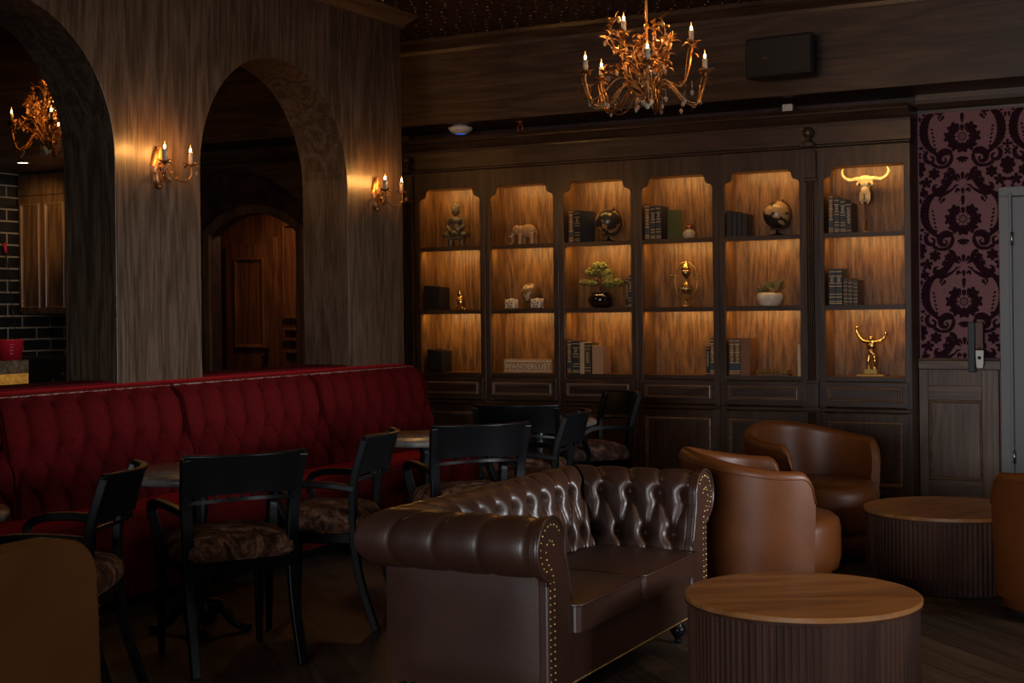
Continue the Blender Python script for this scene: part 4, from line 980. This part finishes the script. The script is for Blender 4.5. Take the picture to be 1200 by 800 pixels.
# --- red velvet banquette in three sections
def banquette(y0, ln, label, seed):
    t = thing('banquette', (PX, y0, 0), label, 'banquette', group='red velvet banquette sections along the arched wall')
    V_ = M['velvet']
    raw = [(p.x, p.z) for p in spline([(.39, 0, .44), (.37, 0, .594), (.325, 0, .787), (.285, 0, .96), (.25, 0, 1.015), (.19, 0, 1.050)], 12)]
    P, v, nrm = resample(raw, 84); nrm = -nrm
    nrm[nrm[:, 0] < -.2] *= -1
    s = np.linspace(0.004, ln - .004, int(ln * 105))
    vz = lambda z: float(np.interp(z, P[:, 1], v))
    S, Vv = np.meshgrid(s, v, indexing='ij')
    p = ln / 7
    Hh = tuft(S, Vv, p, [(vz(.53), 0), (vz(.67), .5), (vz(.81), 0)], .080, p * .50, .034, .028, .7)
    fade = np.clip((v[-1] - Vv) / .035, 0, 1) ** .5 * np.clip(np.minimum(S, ln - S) / .012, 0, 1) ** .5
    Hh = (Hh - .064) * fade
    G = np.stack([P[None, :, 0] + nrm[None, :, 0] * Hh, S, P[None, :, 1] + nrm[None, :, 1] * Hh], -1)
    m = MB(); m.grid(G)
    top = [(.192, 1.048), (.175, 1.058), (.09, 1.068), (.004, 1.07)]
    Gt = np.stack([np.stack([np.full_like(s, a), s, np.full_like(s, b)], -1) for a, b in top], 1); m.grid(Gt)
    side = [tuple(q) for q in P[::3]] + [tuple(P[-1])] + top + [(.004, .12), (.39, .12)]
    for yy in (0.002, ln - .002): m.add([(a, yy, b) for a, b in side], [tuple(range(len(side)))])
    m.build('backrest', V_, t)
    MB().tube([(.196, .006, 1.052), (.196, ln / 2, 1.052), (.196, ln - .006, 1.052)], .0042, 8).build('piping', M['piping'], t)
    # seat with a rounded front
    pr = [(.40, .30), (.40, .455), (.50, .47), (.80, .472), (.87, .462), (.90, .435), (.905, .40), (.90, .34), (.885, .30)]
    MB().prism([(a, b) for a, b in pr], lambda a, b, d: (a, d, b), .004, ln - .004).build('seat', V_, t, .008)
    MB().prism([(.05, .06), (.05, .298), (.872, .298), (.872, .06)], lambda a, b, d: (a, d, b), .004, ln - .004).build('seat_base', V_, t, .006)
    MB().box(.05, .83, .006, ln - .006, 0, .059).build('plinth', M['black'], t)
    for k in range(1, 9):
        y = (k - .5 if False else k) * p
        if y < ln - .01:
            for z in (.53, .81):
                i = int(np.argmin(np.abs(P[:, 1] - z)))
                MB().ball((P[i, 0] - .092, y, z), (.010, .012, .012), 10, 6).build('button', V_, t)
    return t
banquette(5.142, 1.364, 'red velvet banquette section at the left, beside the near arch', 1)
banquette(6.510, 1.372, 'middle red velvet banquette section under the left sconce pier', 2)
banquette(7.886, 1.364, 'red velvet banquette section at the far end by the bookcases', 3)
banquette(3.774, 1.364, 'red velvet banquette section mostly beyond the left of the frame', 4)

# --- round dining tables
def dining_table(x, y, label, r=.385):
    t = thing('dining_table', (x, y, 0), label, 'table', group='round stone-topped tables in front of the banquette')
    MB().lathe([(0, .712), (r - .02, .712), (r - .004, .718), (r, .73), (r - .002, .742), (r - .012, .75), (0, .75)], 64).build('table_top', M['stone'], t)
    MB().lathe([(0, .69), (.16, .69), (.16, .7115), (0, .7115)], 28).build('mounting_plate', M['iron'], t)
    MB().lathe([(.0, .05), (.075, .05), (.08, .09), (.05, .13), (.038, .18), (.052, .22), (.040, .27), (.032, .50), (.045, .60), (.036, .64), (.06, .69), (0, .69)], 28).build('column', M['iron'], t)
    for k in range(4):
        a = k * PI / 2 + .5; c, s_ = math.cos(a), math.sin(a)
        f = MB(); sp = spline([(.03 * c, .03 * s_, .13), (.09 * c, .09 * s_, .12), (.15 * c, .15 * s_, .05), (.20 * c, .20 * s_, .018)], 6)
        f.tube(sp, [.032 - .0008 * i for i in range(19)], 10); f.ball((.205 * c, .205 * s_, .022), (.034, .034, .021), 12, 8)
        f.build('foot', M['iron'], t)
    return t
dining_table(-4.322, 5.152, 'round stone-topped table in front of the middle banquette, behind the nearest chair back')
dining_table(-4.242, 7.066, 'round stone-topped table at the far banquette end, second along')
dining_table(-4.16, 8.36, 'round stone-topped table nearest the bookcases, beside the cream-cushioned chair')
dining_table(-4.41, 3.585, 'round stone-topped table edge at the far left of the picture')

# --- black dining armchairs, front is +y
def dining_chair():
    t = thing('dining_armchair', (0, 0, 0), 'x', 'chair', group='black dining armchairs with patterned cushions')
    K = M['black']
    def backgrid(z0, z1, th, n=20, nz=6, arch=0.0):
        m = MB(); P = []
        for i in range(n + 1):
            u = -1 + 2 * i / n; row = []
            yb = -.285 + .085 * u * u
            pts = []
            for j in range(nz + 1):
                q = j / nz; z = z0 + arch * (1 - u * u) * (1 - q) + (z1 - z0 - arch * (1 - u * u) * (1 - q)) * q
                w = .235 + .022 * ((z - .70) / .2)
                pts.append((u * w, yb - .05 * ((z - .70) / .2) ** 1.3 if z > .70 else yb, z))
            fr = [list(p) for p in pts]; bk = [[p[0] * 1.01, p[1] - th, p[2]] for p in pts][::-1]
            P.append(fr + bk + [fr[0]])
        m.grid(np.array(P), smooth=False)
        for e in (0, n): m.add([tuple(q) for q in P[e][:-1]], [tuple(range(2 * (nz + 1)))])
        return m
    backgrid(.718, .890, .020, arch=.018).build('backrest', K, t)
    tr = MB(); tp = [(.258 * u, -.285 + .085 * u * u - .058, .893) for u in [-1 + i / 10 for i in range(21)]]
    tr.tube(tp, .01, flat=(.030, .012)); tr.build('top_rail', K, t, .004)
    lr = MB(); lp = [(.235 * u, -.292 + .085 * u * u, .694 + .018 * (1 - u * u)) for u in [-1 + i / 10 for i in range(21)]]
    lr.tube(lp, .008, flat=(.016, .014))
    rail = lr.build('lower_rail', K, t)
    for i in range(6):
        u = -.55 + 1.1 * i / 5
        MB().ball((.235 * u, -.293 + .085 * u * u, .694 + .018 * (1 - u * u) + .0135), .0072, 10, 8).build('bead', K, rail)
    for s in (-1, 1):
        MB().tube(spline([(s * .244, -.262, .885), (s * .234, -.205, .70), (s * .226, -.195, .56), (s * .224, -.195, .44), (s * .224, -.225, .24), (s * .228, -.300, .0)], 5), .02, flat=[(.052 - .0005 * i, .034) for i in range(26)], ups=(0, 1, 0)).build('rear_leg', K, t, .005)
        MB().tube([(s * .222, .212, .425), (s * .222, .212, .36), (s * .222, .216, .0)], .02, flat=[(.042, .042), (.040, .040), (.024, .024)], ups=(0, 1, 0)).build('front_leg', K, t, .004)
        MB().tube(spline([(s * .240, -.205, .655), (s * .262, -.10, .672), (s * .275, .03, .678), (s * .276, .12, .668), (s * .272, .165, .635), (s * .262, .150, .57), (s * .250, .125, .50), (s * .246, .130, .425)], 5), .012, flat=[(.036, .030)] * 8 + [(.036 + .0006 * i, .032) for i in range(28)]).build('arm', K, t, .005)
    f = MB().box(-.235, .235, -.215, .225, .400, .452)
    f.build('seat_frame', K, t, .006)
    n = 44; P = []
    for r_, z_ in ((1.0, .4525), (1.05, .474), (1.035, .506), (.93, .538), (.64, .560), (.25, .569), (.0, .570)):
        P.append([[.256 * r_ * math.copysign(abs(math.cos(a)) ** .42, math.cos(a)), .005 + .235 * r_ * math.copysign(abs(math.sin(a)) ** .42, math.sin(a)), z_] for a in [2 * PI * i / n for i in range(n + 1)]])
    MB().grid(np.array(P)).build('cushion', M['fabric'], t)
    return t
ch = dining_chair(); used = [False]
def seat_chair(bx, by, fx, fy, label, off=.30):
    l = math.hypot(fx, fy); fx, fy = fx / l, fy / l
    loc = (bx + fx * off, by + fy * off, 0); rz = math.atan2(fy, fx) - PI / 2
    if not used[0]: used[0] = True; ch.location = loc; ch.rotation_euler = (0, 0, rz); ch['label'] = label; return ch
    return dup(ch, loc, rz, label)
seat_chair(-3.646, 4.655, -.84, .54, 'black dining armchair seen square from behind in the left foreground')
seat_chair(-3.745, 4.075, -.864, -.505, 'black dining armchair in profile at the left edge, behind the brown leather chair')
seat_chair(-3.655, 5.715, -.948, -.317, 'black dining armchair in profile between the nearest chair back and the leather sofa')
seat_chair(-3.437, 6.285, -.74, .67, 'black dining armchair back directly above the sofa back, left of centre')
seat_chair(-3.94, 7.60, -.30, .95, 'black dining armchair turned away with its wide back below the bookcase drawers')
seat_chair(-3.35, 7.26, -.965, -.254, 'black dining armchair in profile above the corner of the sofa')
last = seat_chair(-3.86, 9.14, -.64, -.77, 'black dining armchair facing the room, nearest the bookcases, with rosy cream patterned cushion')
for c in last.children:
    if c.name.startswith('cushion'):
        c.data = c.data.copy(); c.data.materials[0] = M['fabric_light']

# --- leather chesterfield loveseat, front is +x
SX, SY = -2.53, 5.275
sofa = thing('chesterfield_sofa', (SX, SY, 0), 'dark brown leather chesterfield loveseat with rolled arms and nailhead trim', 'sofa')
LE = M['leather']
XF, XB = -2.2 - SX, -2.67 - SX; YN, YF = 4.65 - SY, 5.90 - SY
prf = [(0, .28), (.004, .36), (.02, .46), (.042, .54), (.062, .60)] + [(.165 + .104 * math.cos(a), .630 + .104 * math.sin(a)) for a in [math.radians(d) for d in range(172, -100, -8)]] + [(.17, .522)]
Pp, vv, nn = resample(prf, 92)
vzu = lambda z: float(np.interp(z, Pp[:46, 1], vv[:46]))
def upholstered(name, L0, mapf, p, s_off, ext_a, ext_b, seed):
    """mapf(t_along, outward, z); ext: how far each end grows with outward distance (mitre)"""
    s = np.linspace(0, 1, int(L0 * 200))
    S, Vv = np.meshgrid(s * L0, vv, indexing='ij')
    Hh = tuft(S + s_off * p, Vv, p, [(vzu(.465), 0), (vzu(.640), .5)], .024, p * .34, .048, .030, .1)
    pleat = np.clip((Vv - vzu(.64)) / .26, 0, 1)
    Hh = Hh * (1 - .62 * pleat) + .62 * pleat * .024
    Hh = Hh - .018
    fade = np.clip(Vv / .04, 0, 1) * np.clip((vv[-1] - Vv) / .05, 0, 1)
    if ext_a == 0: fade = fade * np.clip(S / .03, 0, 1) ** .5
    if ext_b == 0: fade = fade * np.clip((L0 - S) / .03, 0, 1) ** .5
    Hh = Hh * fade
    O = Pp[None, :, 0] + nn[None, :, 0] * Hh; Z = Pp[None, :, 1] + nn[None, :, 1] * Hh
    A = S - ext_a * O * (1 - s[:, None]) + ext_b * O * s[:, None]
    X, Y = mapf(A, O)
    m = MB(); m.grid(np.stack([X, Y, Z], -1), flip=False)
    o = m.build(name, LE, sofa)
    btn = []
    for row, (z, off) in enumerate(((.465, 0), (.640, .5))):
        i = int(np.argmin(np.abs(Pp[:46, 1] - z)))
        k = -2
        while True:
            sc_ = (k + off - s_off) * p
            k += 1
            if sc_ > L0 - .02: break
            if sc_ < .02: continue
            x, y = mapf(np.array(sc_), np.array(Pp[i, 0] + nn[i, 0] * -.056))
            MB().ball((float(x), float(y), float(Pp[i, 1] + nn[i, 1] * -.056)), .0095, 10, 8).build('button', LE, o)
    return o
DA = XF - XB; DB = YF - YN
upholstered('near_arm', DA, lambda a, o: (XF - a, YN - o), DA / 4, .25, 0, 1, 1)
upholstered('far_arm', DA, lambda a, o: (XF - a, YF + o), DA / 4, .25, 0, 1, 2)
upholstered('back', DB, lambda a, o: (XB - o, YN + a), DB / 10, .5, 1, 1, 3)
# outer leather panels, base, front rail
pn = MB(); w0 = YN - .19
def panel(m, a0, a1, z0, z1, mapf, n=14, bulge=.012):
    P = []
    for i in range(n + 1):
        u = i / n; row = []
        for j in range(n + 1):
            q = j / n; b = bulge * min(1, 6 * u, 6 * (1 - u)) * min(1, 6 * q, 6 * (1 - q))
            x, y = mapf(a0 + (a1 - a0) * u, b); row.append([x, y, z0 + (z1 - z0) * q])
        P.append(row)
    m.grid(np.array(P))
panel(pn, XF - .003, XB - .19, .105, .555, lambda a, b: (a, YN - .188 - b)); pn.build('outer_side', LE, sofa)
pn = MB(); panel(pn, XF - .003, XB - .19, .105, .555, lambda a, b: (a, YF + .188 + b)); pn.build('outer_side', LE, sofa)
pn = MB(); panel(pn, YN - .19, YF + .19, .105, .555, lambda a, b: (XB - .188 - b, a)); pn.build('outer_back', LE, sofa)
MB().box(XB - .18, XF - .03, YN - .18, YF + .18, .10, .285).build('base', LE, sofa, .01)
MB().box(XF - .029, XF, YN + .003, YF - .003, .10, .298).build('front_rail', LE, sofa, .010)
front_out = [(-.001, .10), (-.001, .42)] + [(o - .006, z) for o, z in prf[2:5]] + [(.165 + .112 * math.cos(a), .630 + .112 * math.sin(a)) for a in [math.radians(d) for d in range(172, -78, -6)]] + [(.193, .50), (.193, .10)]
nails = []
for sg, y0 in ((-1, YN), (1, YF)):
    fr = MB().prism(front_out, lambda a, b, d: (d, y0 + sg * a, b), XF - .03, XF + .012).build('arm_front', LE, sofa, .010, seg=3)
    wl = MB().tube([(XF + .012, y0 + sg * o, z) for o, z in front_out[1:-1]], .006, 8).build('welt', LE, sofa)
    ra = [(.176, .115 + .0245 * k) for k in range(17)] + [(.165 + .085 * math.cos(a), .630 + .085 * math.sin(a)) for a in [math.radians(d) for d in range(-64, 150, 17)]]
    rb = [(.142, .115 + .0245 * k) for k in range(16)] + [(.146, .508), (.152, .532), (.165, .556), (.184, .575), (.200, .596), (.206, .622), (.197, .648), (.178, .660), (.158, .655), (.146, .64)]
    nails += [(XF + .012, y0 + sg * o, z) for o, z in ra + rb]
nail = None
for k, pnt in enumerate(nails[:100]):
    if nail is None:
        nm = MB().ball((0, 0, 0), (.0035, .0055, .0055), 8, 6); nail = nm.build('nailhead', M['brass'], sofa); o = nail
    else: o = nail.copy(); COL.objects.link(o); o.parent = sofa
    o.location = pnt
nt_ = MB()
for pnt in nails[100:]: nt_.ball(pnt, (.0035, .0055, .0055), 8, 6)
for k in range(100): nt_.ball((XF + .001, YN + .01 + (DB - .02) * k / 99, .112), (.003, .0045, .0045), 6, 4)
o = nt_.build('nailhead_trim', M['brass'], sofa); o['kind'] = 'stuff'
for sg, ya, yb in ((0, YN + .006, (YN + YF) / 2 - .006), (1, (YN + YF) / 2 + .006, YF - .006)):
    P = []; n = 26; xa, xb = XB + .012, XF + .038
    for i in range(n + 1):
        u = i / n; row = []
        for j in range(n + 1):
            q = .5 - .5 * math.cos(PI * j / n)
            cr = .022 * (1 - math.sqrt(max(0, 1 - max(0, 1 - min(q, 1 - q) / .06) ** 2))); row.append([xa + (xb - cr - xa) * u, ya + (yb - ya) * q, .398 + .026 * math.sin(PI * u) ** .5 * math.sin(PI * q) ** .5 if 0 < u < 1 and 0 < q < 1 else .396])
        P.append(row)
    c = MB(); c.grid(np.array(P))
    c.add([tuple(P[-1][j]) for j in range(n + 1)] + [(P[-1][j][0], P[-1][j][1], .300) for j in range(n + 1)], [(j, j + 1, n + 2 + j, n + 1 + j) for j in range(n)])
    for row in (0, n): c.add([tuple(P[i][row]) for i in range(n + 1)] + [(P[i][row][0], P[i][row][1], .300) for i in range(n + 1)], [(i, i + 1, n + 2 + i, n + 1 + i) for i in range(n)])
    cu_ = c.build('seat_cushion', LE, sofa)
    MB().tube([(xa + .03, ya + .002, .398)] + [(xb - .012, ya + .002, .398), (xb + .001, ya + .014, .398), (xb + .001, yb - .014, .398), (xb - .012, yb - .002, .398)] + [(xa + .03, yb - .002, .398)], .0055, 8).build('welt', LE, cu_)
for x in (XF - .045, XB - .13):
    for y in (YN - .13, YF + .13) if x < 0 else (YN + .0, YF - .04):
        MB().lathe([(0, 0), (.014, 0), (.016, .012), (.013, .022), (.024, .034), (.036, .055), (.034, .072), (.022, .082), (.032, .0995), (0, .0995)], 20, (x, y, 0)).build('foot', M['black'], sofa)

# --- tan leather tub chairs, front is +x
def tub_chair(x, y, rz, label, mat, hb=.77, ha=.685, R=.405, span=118, nails_on=False):
    t = thing('tub_chair', (x, y, 0), label, 'armchair', rz, 'leather tub chairs')
    n = 72; P = []; th = .075
    for i in range(n + 1):
        a = math.radians(-span + 2 * span * i / n); u = abs(a) / math.radians(span)
        ang = PI + a
        h = ha + (hb - ha) * (.5 + .5 * math.cos(PI * min(1, u * 1.08)))
        e = max(0, (u - .90) / .10)
        h -= (h - .56) * (1 - math.sqrt(max(0, 1 - e * e)))
        tt = th * (1 - .35 * u * u); rr = .5 * tt
        prof_ = [(R * .955, .10), (R * .975, .30), (R - .004, h - .16), (R, h - rr - .02)]
        prof_ += [(R - rr + rr * math.cos(q), h - rr + rr * math.sin(q)) for q in [PI * k / 8 for k in range(9)]]
        prof_ += [(R - tt, h - rr - .03), (R - tt - .006, .46), (R - tt - .01, .26), (R - tt - .01, .10), (R * .955, .10)]
        P.append([[r * math.cos(ang), r * math.sin(ang), z] for r, z in prof_])
    m = MB(); m.grid(np.array(P))
    for e in (0, n): m.add([tuple(q) for q in P[e][:-1]], [tuple(range(len(P[e]) - 1))])
    sh = m.build('shell', mat, t, .004)
    sm = MB(); ins = [[(q[3][0] * 1.004, q[3][1] * 1.004, q[3][2] + .012) for q in P]][0]
    sm.tube(ins, .0045, 6); sm.build('top_seam', mat, sh)
    MB().lathe([(0, .165), (.305, .165), (.325, .185), (.333, .25), (.333, .385), (.322, .425), (.29, .445), (.2, .456), (0, .460)], 56, (.072 if False else .0, 0, 0)).build('hidden_seat', mat, t) if False else None
    cx = .085
    MB().lathe([(0, .16), (.295, .16), (.316, .18), (.3235, .25), (.3235, .38), (.312, .42), (.28, .440), (.2, .452), (0, .456)], 56, (cx - .075, 0, 0)).build('seat_core', mat, t) if False else None
    # seat drum: round, a little proud of the arms at the front
    S_ = []; k = 64
    for r_, z in ((.0, .165), (.90, .165), (.965, .18), (1.0, .235), (1.0, .375), (.972, .418), (.90, .440), (.6, .455), (0, .460)):
        row = []
        for i in range(k + 1):
            a = 2 * PI * i / k; base = .318 if math.cos(a) < 0 else .318 + .075 * math.cos(a) ** .8
            row.append([base * r_ * math.cos(a), base * r_ * math.sin(a), z])
        S_.append(row)
    MB().grid(np.array(S_)).build('seat', mat, t)
    MB().lathe([(0, .035), (.33, .035), (.345, .045), (.345, .155), (.33, .1645), (0, .1645)], 56).build('base_band', mat, t)
    MB().lathe([(0, 0), (.29, 0), (.30, .012), (.30, .0345), (0, .0345)], 48).build('swivel_base', M['rubber'], t)
    if nails_on:
        for k in range(14):
            q = P[n]; z = .18 + .027 * k; MB().ball((q[2][0] * 1.003, q[2][1] * 1.003, z), .005, 8, 6).build('nailhead', M['brass'], t)
            q = P[0]; MB().ball((q[2][0] * 1.003, q[2][1] * 1.003, z), .005, 8, 6).build('nailhead', M['brass'], t)
    return t
tub_chair(-2.19, 6.896, TH + .03, 'tan leather tub chair just right of the sofa, seen from its side', M['tan'])
tub_chair(-2.31, 8.30, -.52, 'tan leather tub chair open to the room in front of the bookcases', M['tan'])
tub_chair(-.735, 7.185, PI - .62, 'tan leather tub chair cut off by the right edge of the picture', M['tan'])
t = thing('club_armchair', (-3.47, 2.92, 0), 'brown leather club armchair with nailhead edge filling the lower left corner', 'armchair')
TD = M['tan_dark']
def slab(m, x0, x1):
    side = [(-.36, .10), (-.40, .74)] + [(-.33 + .07 * math.cos(q), .74 + .06 * math.sin(q)) for q in [PI - PI / 2 * k / 6 for k in range(7)]] + [(.22 + .13 * math.cos(q), .67 + .13 * math.sin(q)) for q in [PI / 2 - PI / 2 * k / 10 for k in range(11)]] + [(.37, .10)]
    return m.prism(side, YZ, x0, x1)
for x0, x1 in ((-.33, -.20), (.20, .33)): slab(MB(), x0, x1).build('arm', TD, t, .035, seg=4)
MB().box(-.198, .198, -.39, -.24, .12, .86).build('backrest', TD, t, .04, seg=4)
MB().box(-.197, .197, -.235, .43, .30, .47).build('seat_cushion', TD, t, .04, seg=4)
MB().box(-.197, .197, -.235, .385, .10, .298).build('front_rail', TD, t, .01)
for k in range(16):
    for x in (.222, .308): MB().ball((x, .371, .13 + .034 * k), (.006, .004, .006), 8, 6).build('nailhead', M['brass'], t)
for x in (-.27, .27):
    for y in (-.31, .31): MB().lathe([(0, 0), (.016, 0), (.026, .0995), (0, .0995)], 14, (x, y, 0)).build('foot', M['black'], t)

# --- fluted drum coffee tables
def coffee_table(x, y, label, rz):
    t = thing('coffee_table', (x, y, 0), label, 'coffee table', rz, 'round fluted coffee tables')
    R = .434
    MB().lathe([(0, .385), (R - .003, .385), (R, .388), (R, .402), (R - .003, .405), (0, .405)], 96, smooth=False).build('table_top', M['walnut'], t)
    MB().lathe([(0, .376), (R - .002, .376), (R - .001, .3845), (0, .3845)], 96, smooth=False).build('edge_band', M['slat'], t)
    def flutes(n, r, z0, z1, amp):
        m = MB(); per = 6; P = []
        for i in range(n * per + 1):
            a = 2 * PI * i / (n * per); q = (i % per) / per
            rr = r - amp * (1 - math.sqrt(max(0, 1 - (2 * q - 1) ** 2 * .96)))
            P.append([[rr * math.cos(a), rr * math.sin(a), z0], [rr * math.cos(a), rr * math.sin(a), z1]])
        m.grid(np.array(P)); return m
    MB().lathe([(0, .088), (R - .022, .088), (R - .022, .3755), (0, .3755)], 64).build('drum_core', M['slat'], t)
    flutes(104, R - .010, .088, .3755, .010).build('fluting', M['slat'], t)
    MB().lathe([(0, 0), (R - .085, 0), (R - .085, .0875), (0, .0875)], 64).build('plinth_core', M['slat'], t)
    flutes(84, R - .072, .0, .0875, .010).build('plinth_fluting', M['slat'], t)
    return t
coffee_table(-1.49, 5.175, 'round fluted coffee table nearest the camera, beside the sofa', .6)
coffee_table(-1.425, 7.70, 'round fluted coffee table further back, between the tub chairs', 1.2)

# ------------------------------------------------------------------ light
def area(name, loc, rot, sx, sy, energy, col, spread=None):
    l = bpy.data.lights.new(name, 'AREA'); l.shape = 'RECTANGLE'; l.size = sx; l.size_y = sy; l.energy = energy; l.color = col
    if spread: l.spread = spread
    o = bpy.data.objects.new(name, l); COL.objects.link(o); o.location = loc; o.rotation_euler = rot; return o
LED = (1.0, .57, .18)
for x in XC + [-7.0075]:
    for z in (2.533, Z1 - .046, Z2 - .046):
        area('shelf_light', (x, FY + .045, z), (math.radians(58), 0, 0), .54, .012, 1.45, LED)
def aim(o, target):
    d = Vector(target) - o.location; o.rotation_euler = d.to_track_quat('-Z', 'Y').to_euler()
w = area('window_daylight', (-.6, -3.4, 1.5), (0, 0, 0), 2.8, 1.7, 44.0, (.93, .95, 1.0), math.radians(62)); aim(w, (-1.9, 8, 1.0))
w2 = area('side_window_daylight', (3.6, 5.2, 1.75), (0, 0, 0), 2.6, 1.3, 29.0, (.93, .96, 1.0), math.radians(38)); aim(w2, (-5.85, 6.9, .95))
dl = bpy.data.lights.new('downlight_beam', 'SPOT'); dl.energy = 24; dl.color = (1, .62, .28); dl.spot_size = .95; dl.spot_blend = .8; dl.shadow_soft_size = .05
o = bpy.data.objects.new('downlight_beam', dl); COL.objects.link(o); o.location = (-9.62, 9.15, 2.80); aim(o, (-10.15, 9.9, 2.35))
for px_, py_, en in ((-1.45, 4.9, 34), (-1.9, 6.9, 14)):
    l = bpy.data.lights.new('ceiling_spot', 'SPOT'); l.energy = en; l.color = (1, .60, .27); l.spot_size = 1.0; l.spot_blend = 1.0; l.shadow_soft_size = .04
    o = bpy.data.objects.new('ceiling_spot', l); COL.objects.link(o); o.location = (px_, py_, 3.74)
for px_, py_, en in ((-.2, 2.9, 24), (.6, 5.8, 75)):  # unseen warm fill, added to warm the chairs and floor; no fitting overhead
    l = bpy.data.lights.new('warm_fill', 'SPOT'); l.energy = en; l.color = (1, .58, .26); l.spot_size = 2.3; l.spot_blend = 1.0; l.shadow_soft_size = .12
    o = bpy.data.objects.new('warm_fill', l); COL.objects.link(o); o.location = (px_, py_, 3.7)
area('hall_light', (-8.9, 12.0, 2.72), (0, 0, 0), .5, .4, 13.0, (1, .42, .18))
wd = bpy.data.worlds.new('world'); SC.world = wd; wd.use_nodes = True
wd.node_tree.nodes['Background'].inputs[0].default_value = (.55, .66, .8, 1); wd.node_tree.nodes['Background'].inputs[1].default_value = .012

# ------------------------------------------------------------------ camera
cd = bpy.data.cameras.new('camera'); cam = bpy.data.objects.new('camera', cd); COL.objects.link(cam)
cd.sensor_width = 36; cd.sensor_fit = 'HORIZONTAL'; cd.lens = 1663.327 / 1200 * 36; cd.shift_y = -(400 - 363.219) / 1200; cd.clip_start = .05
ro = math.radians(-.67686)
f_ = Vector((-math.sin(TH), math.cos(TH), 0)); r0 = Vector((math.cos(TH), math.sin(TH), 0)); u0 = Vector((0, 0, 1))
rt = r0 * math.cos(ro) + u0 * math.sin(ro); up = -r0 * math.sin(ro) + u0 * math.cos(ro)
cam.matrix_world = Matrix(((rt.x, up.x, -f_.x, 0), (rt.y, up.y, -f_.y, 0), (rt.z, up.z, -f_.z, 1.47), (0, 0, 0, 1)))
SC.camera = cam
SC.view_settings.view_transform = 'Standard'; SC.view_settings.look = 'None'; SC.view_settings.exposure = 0.0; SC.view_settings.gamma = 1.0
SC.view_settings.use_curve_mapping = False
SC.cycles.use_denoising = True
SC.cycles.max_bounces = 8; SC.cycles.diffuse_bounces = 4; SC.cycles.glossy_bounces = 4
SC.cycles.sample_clamp_indirect = 4.0
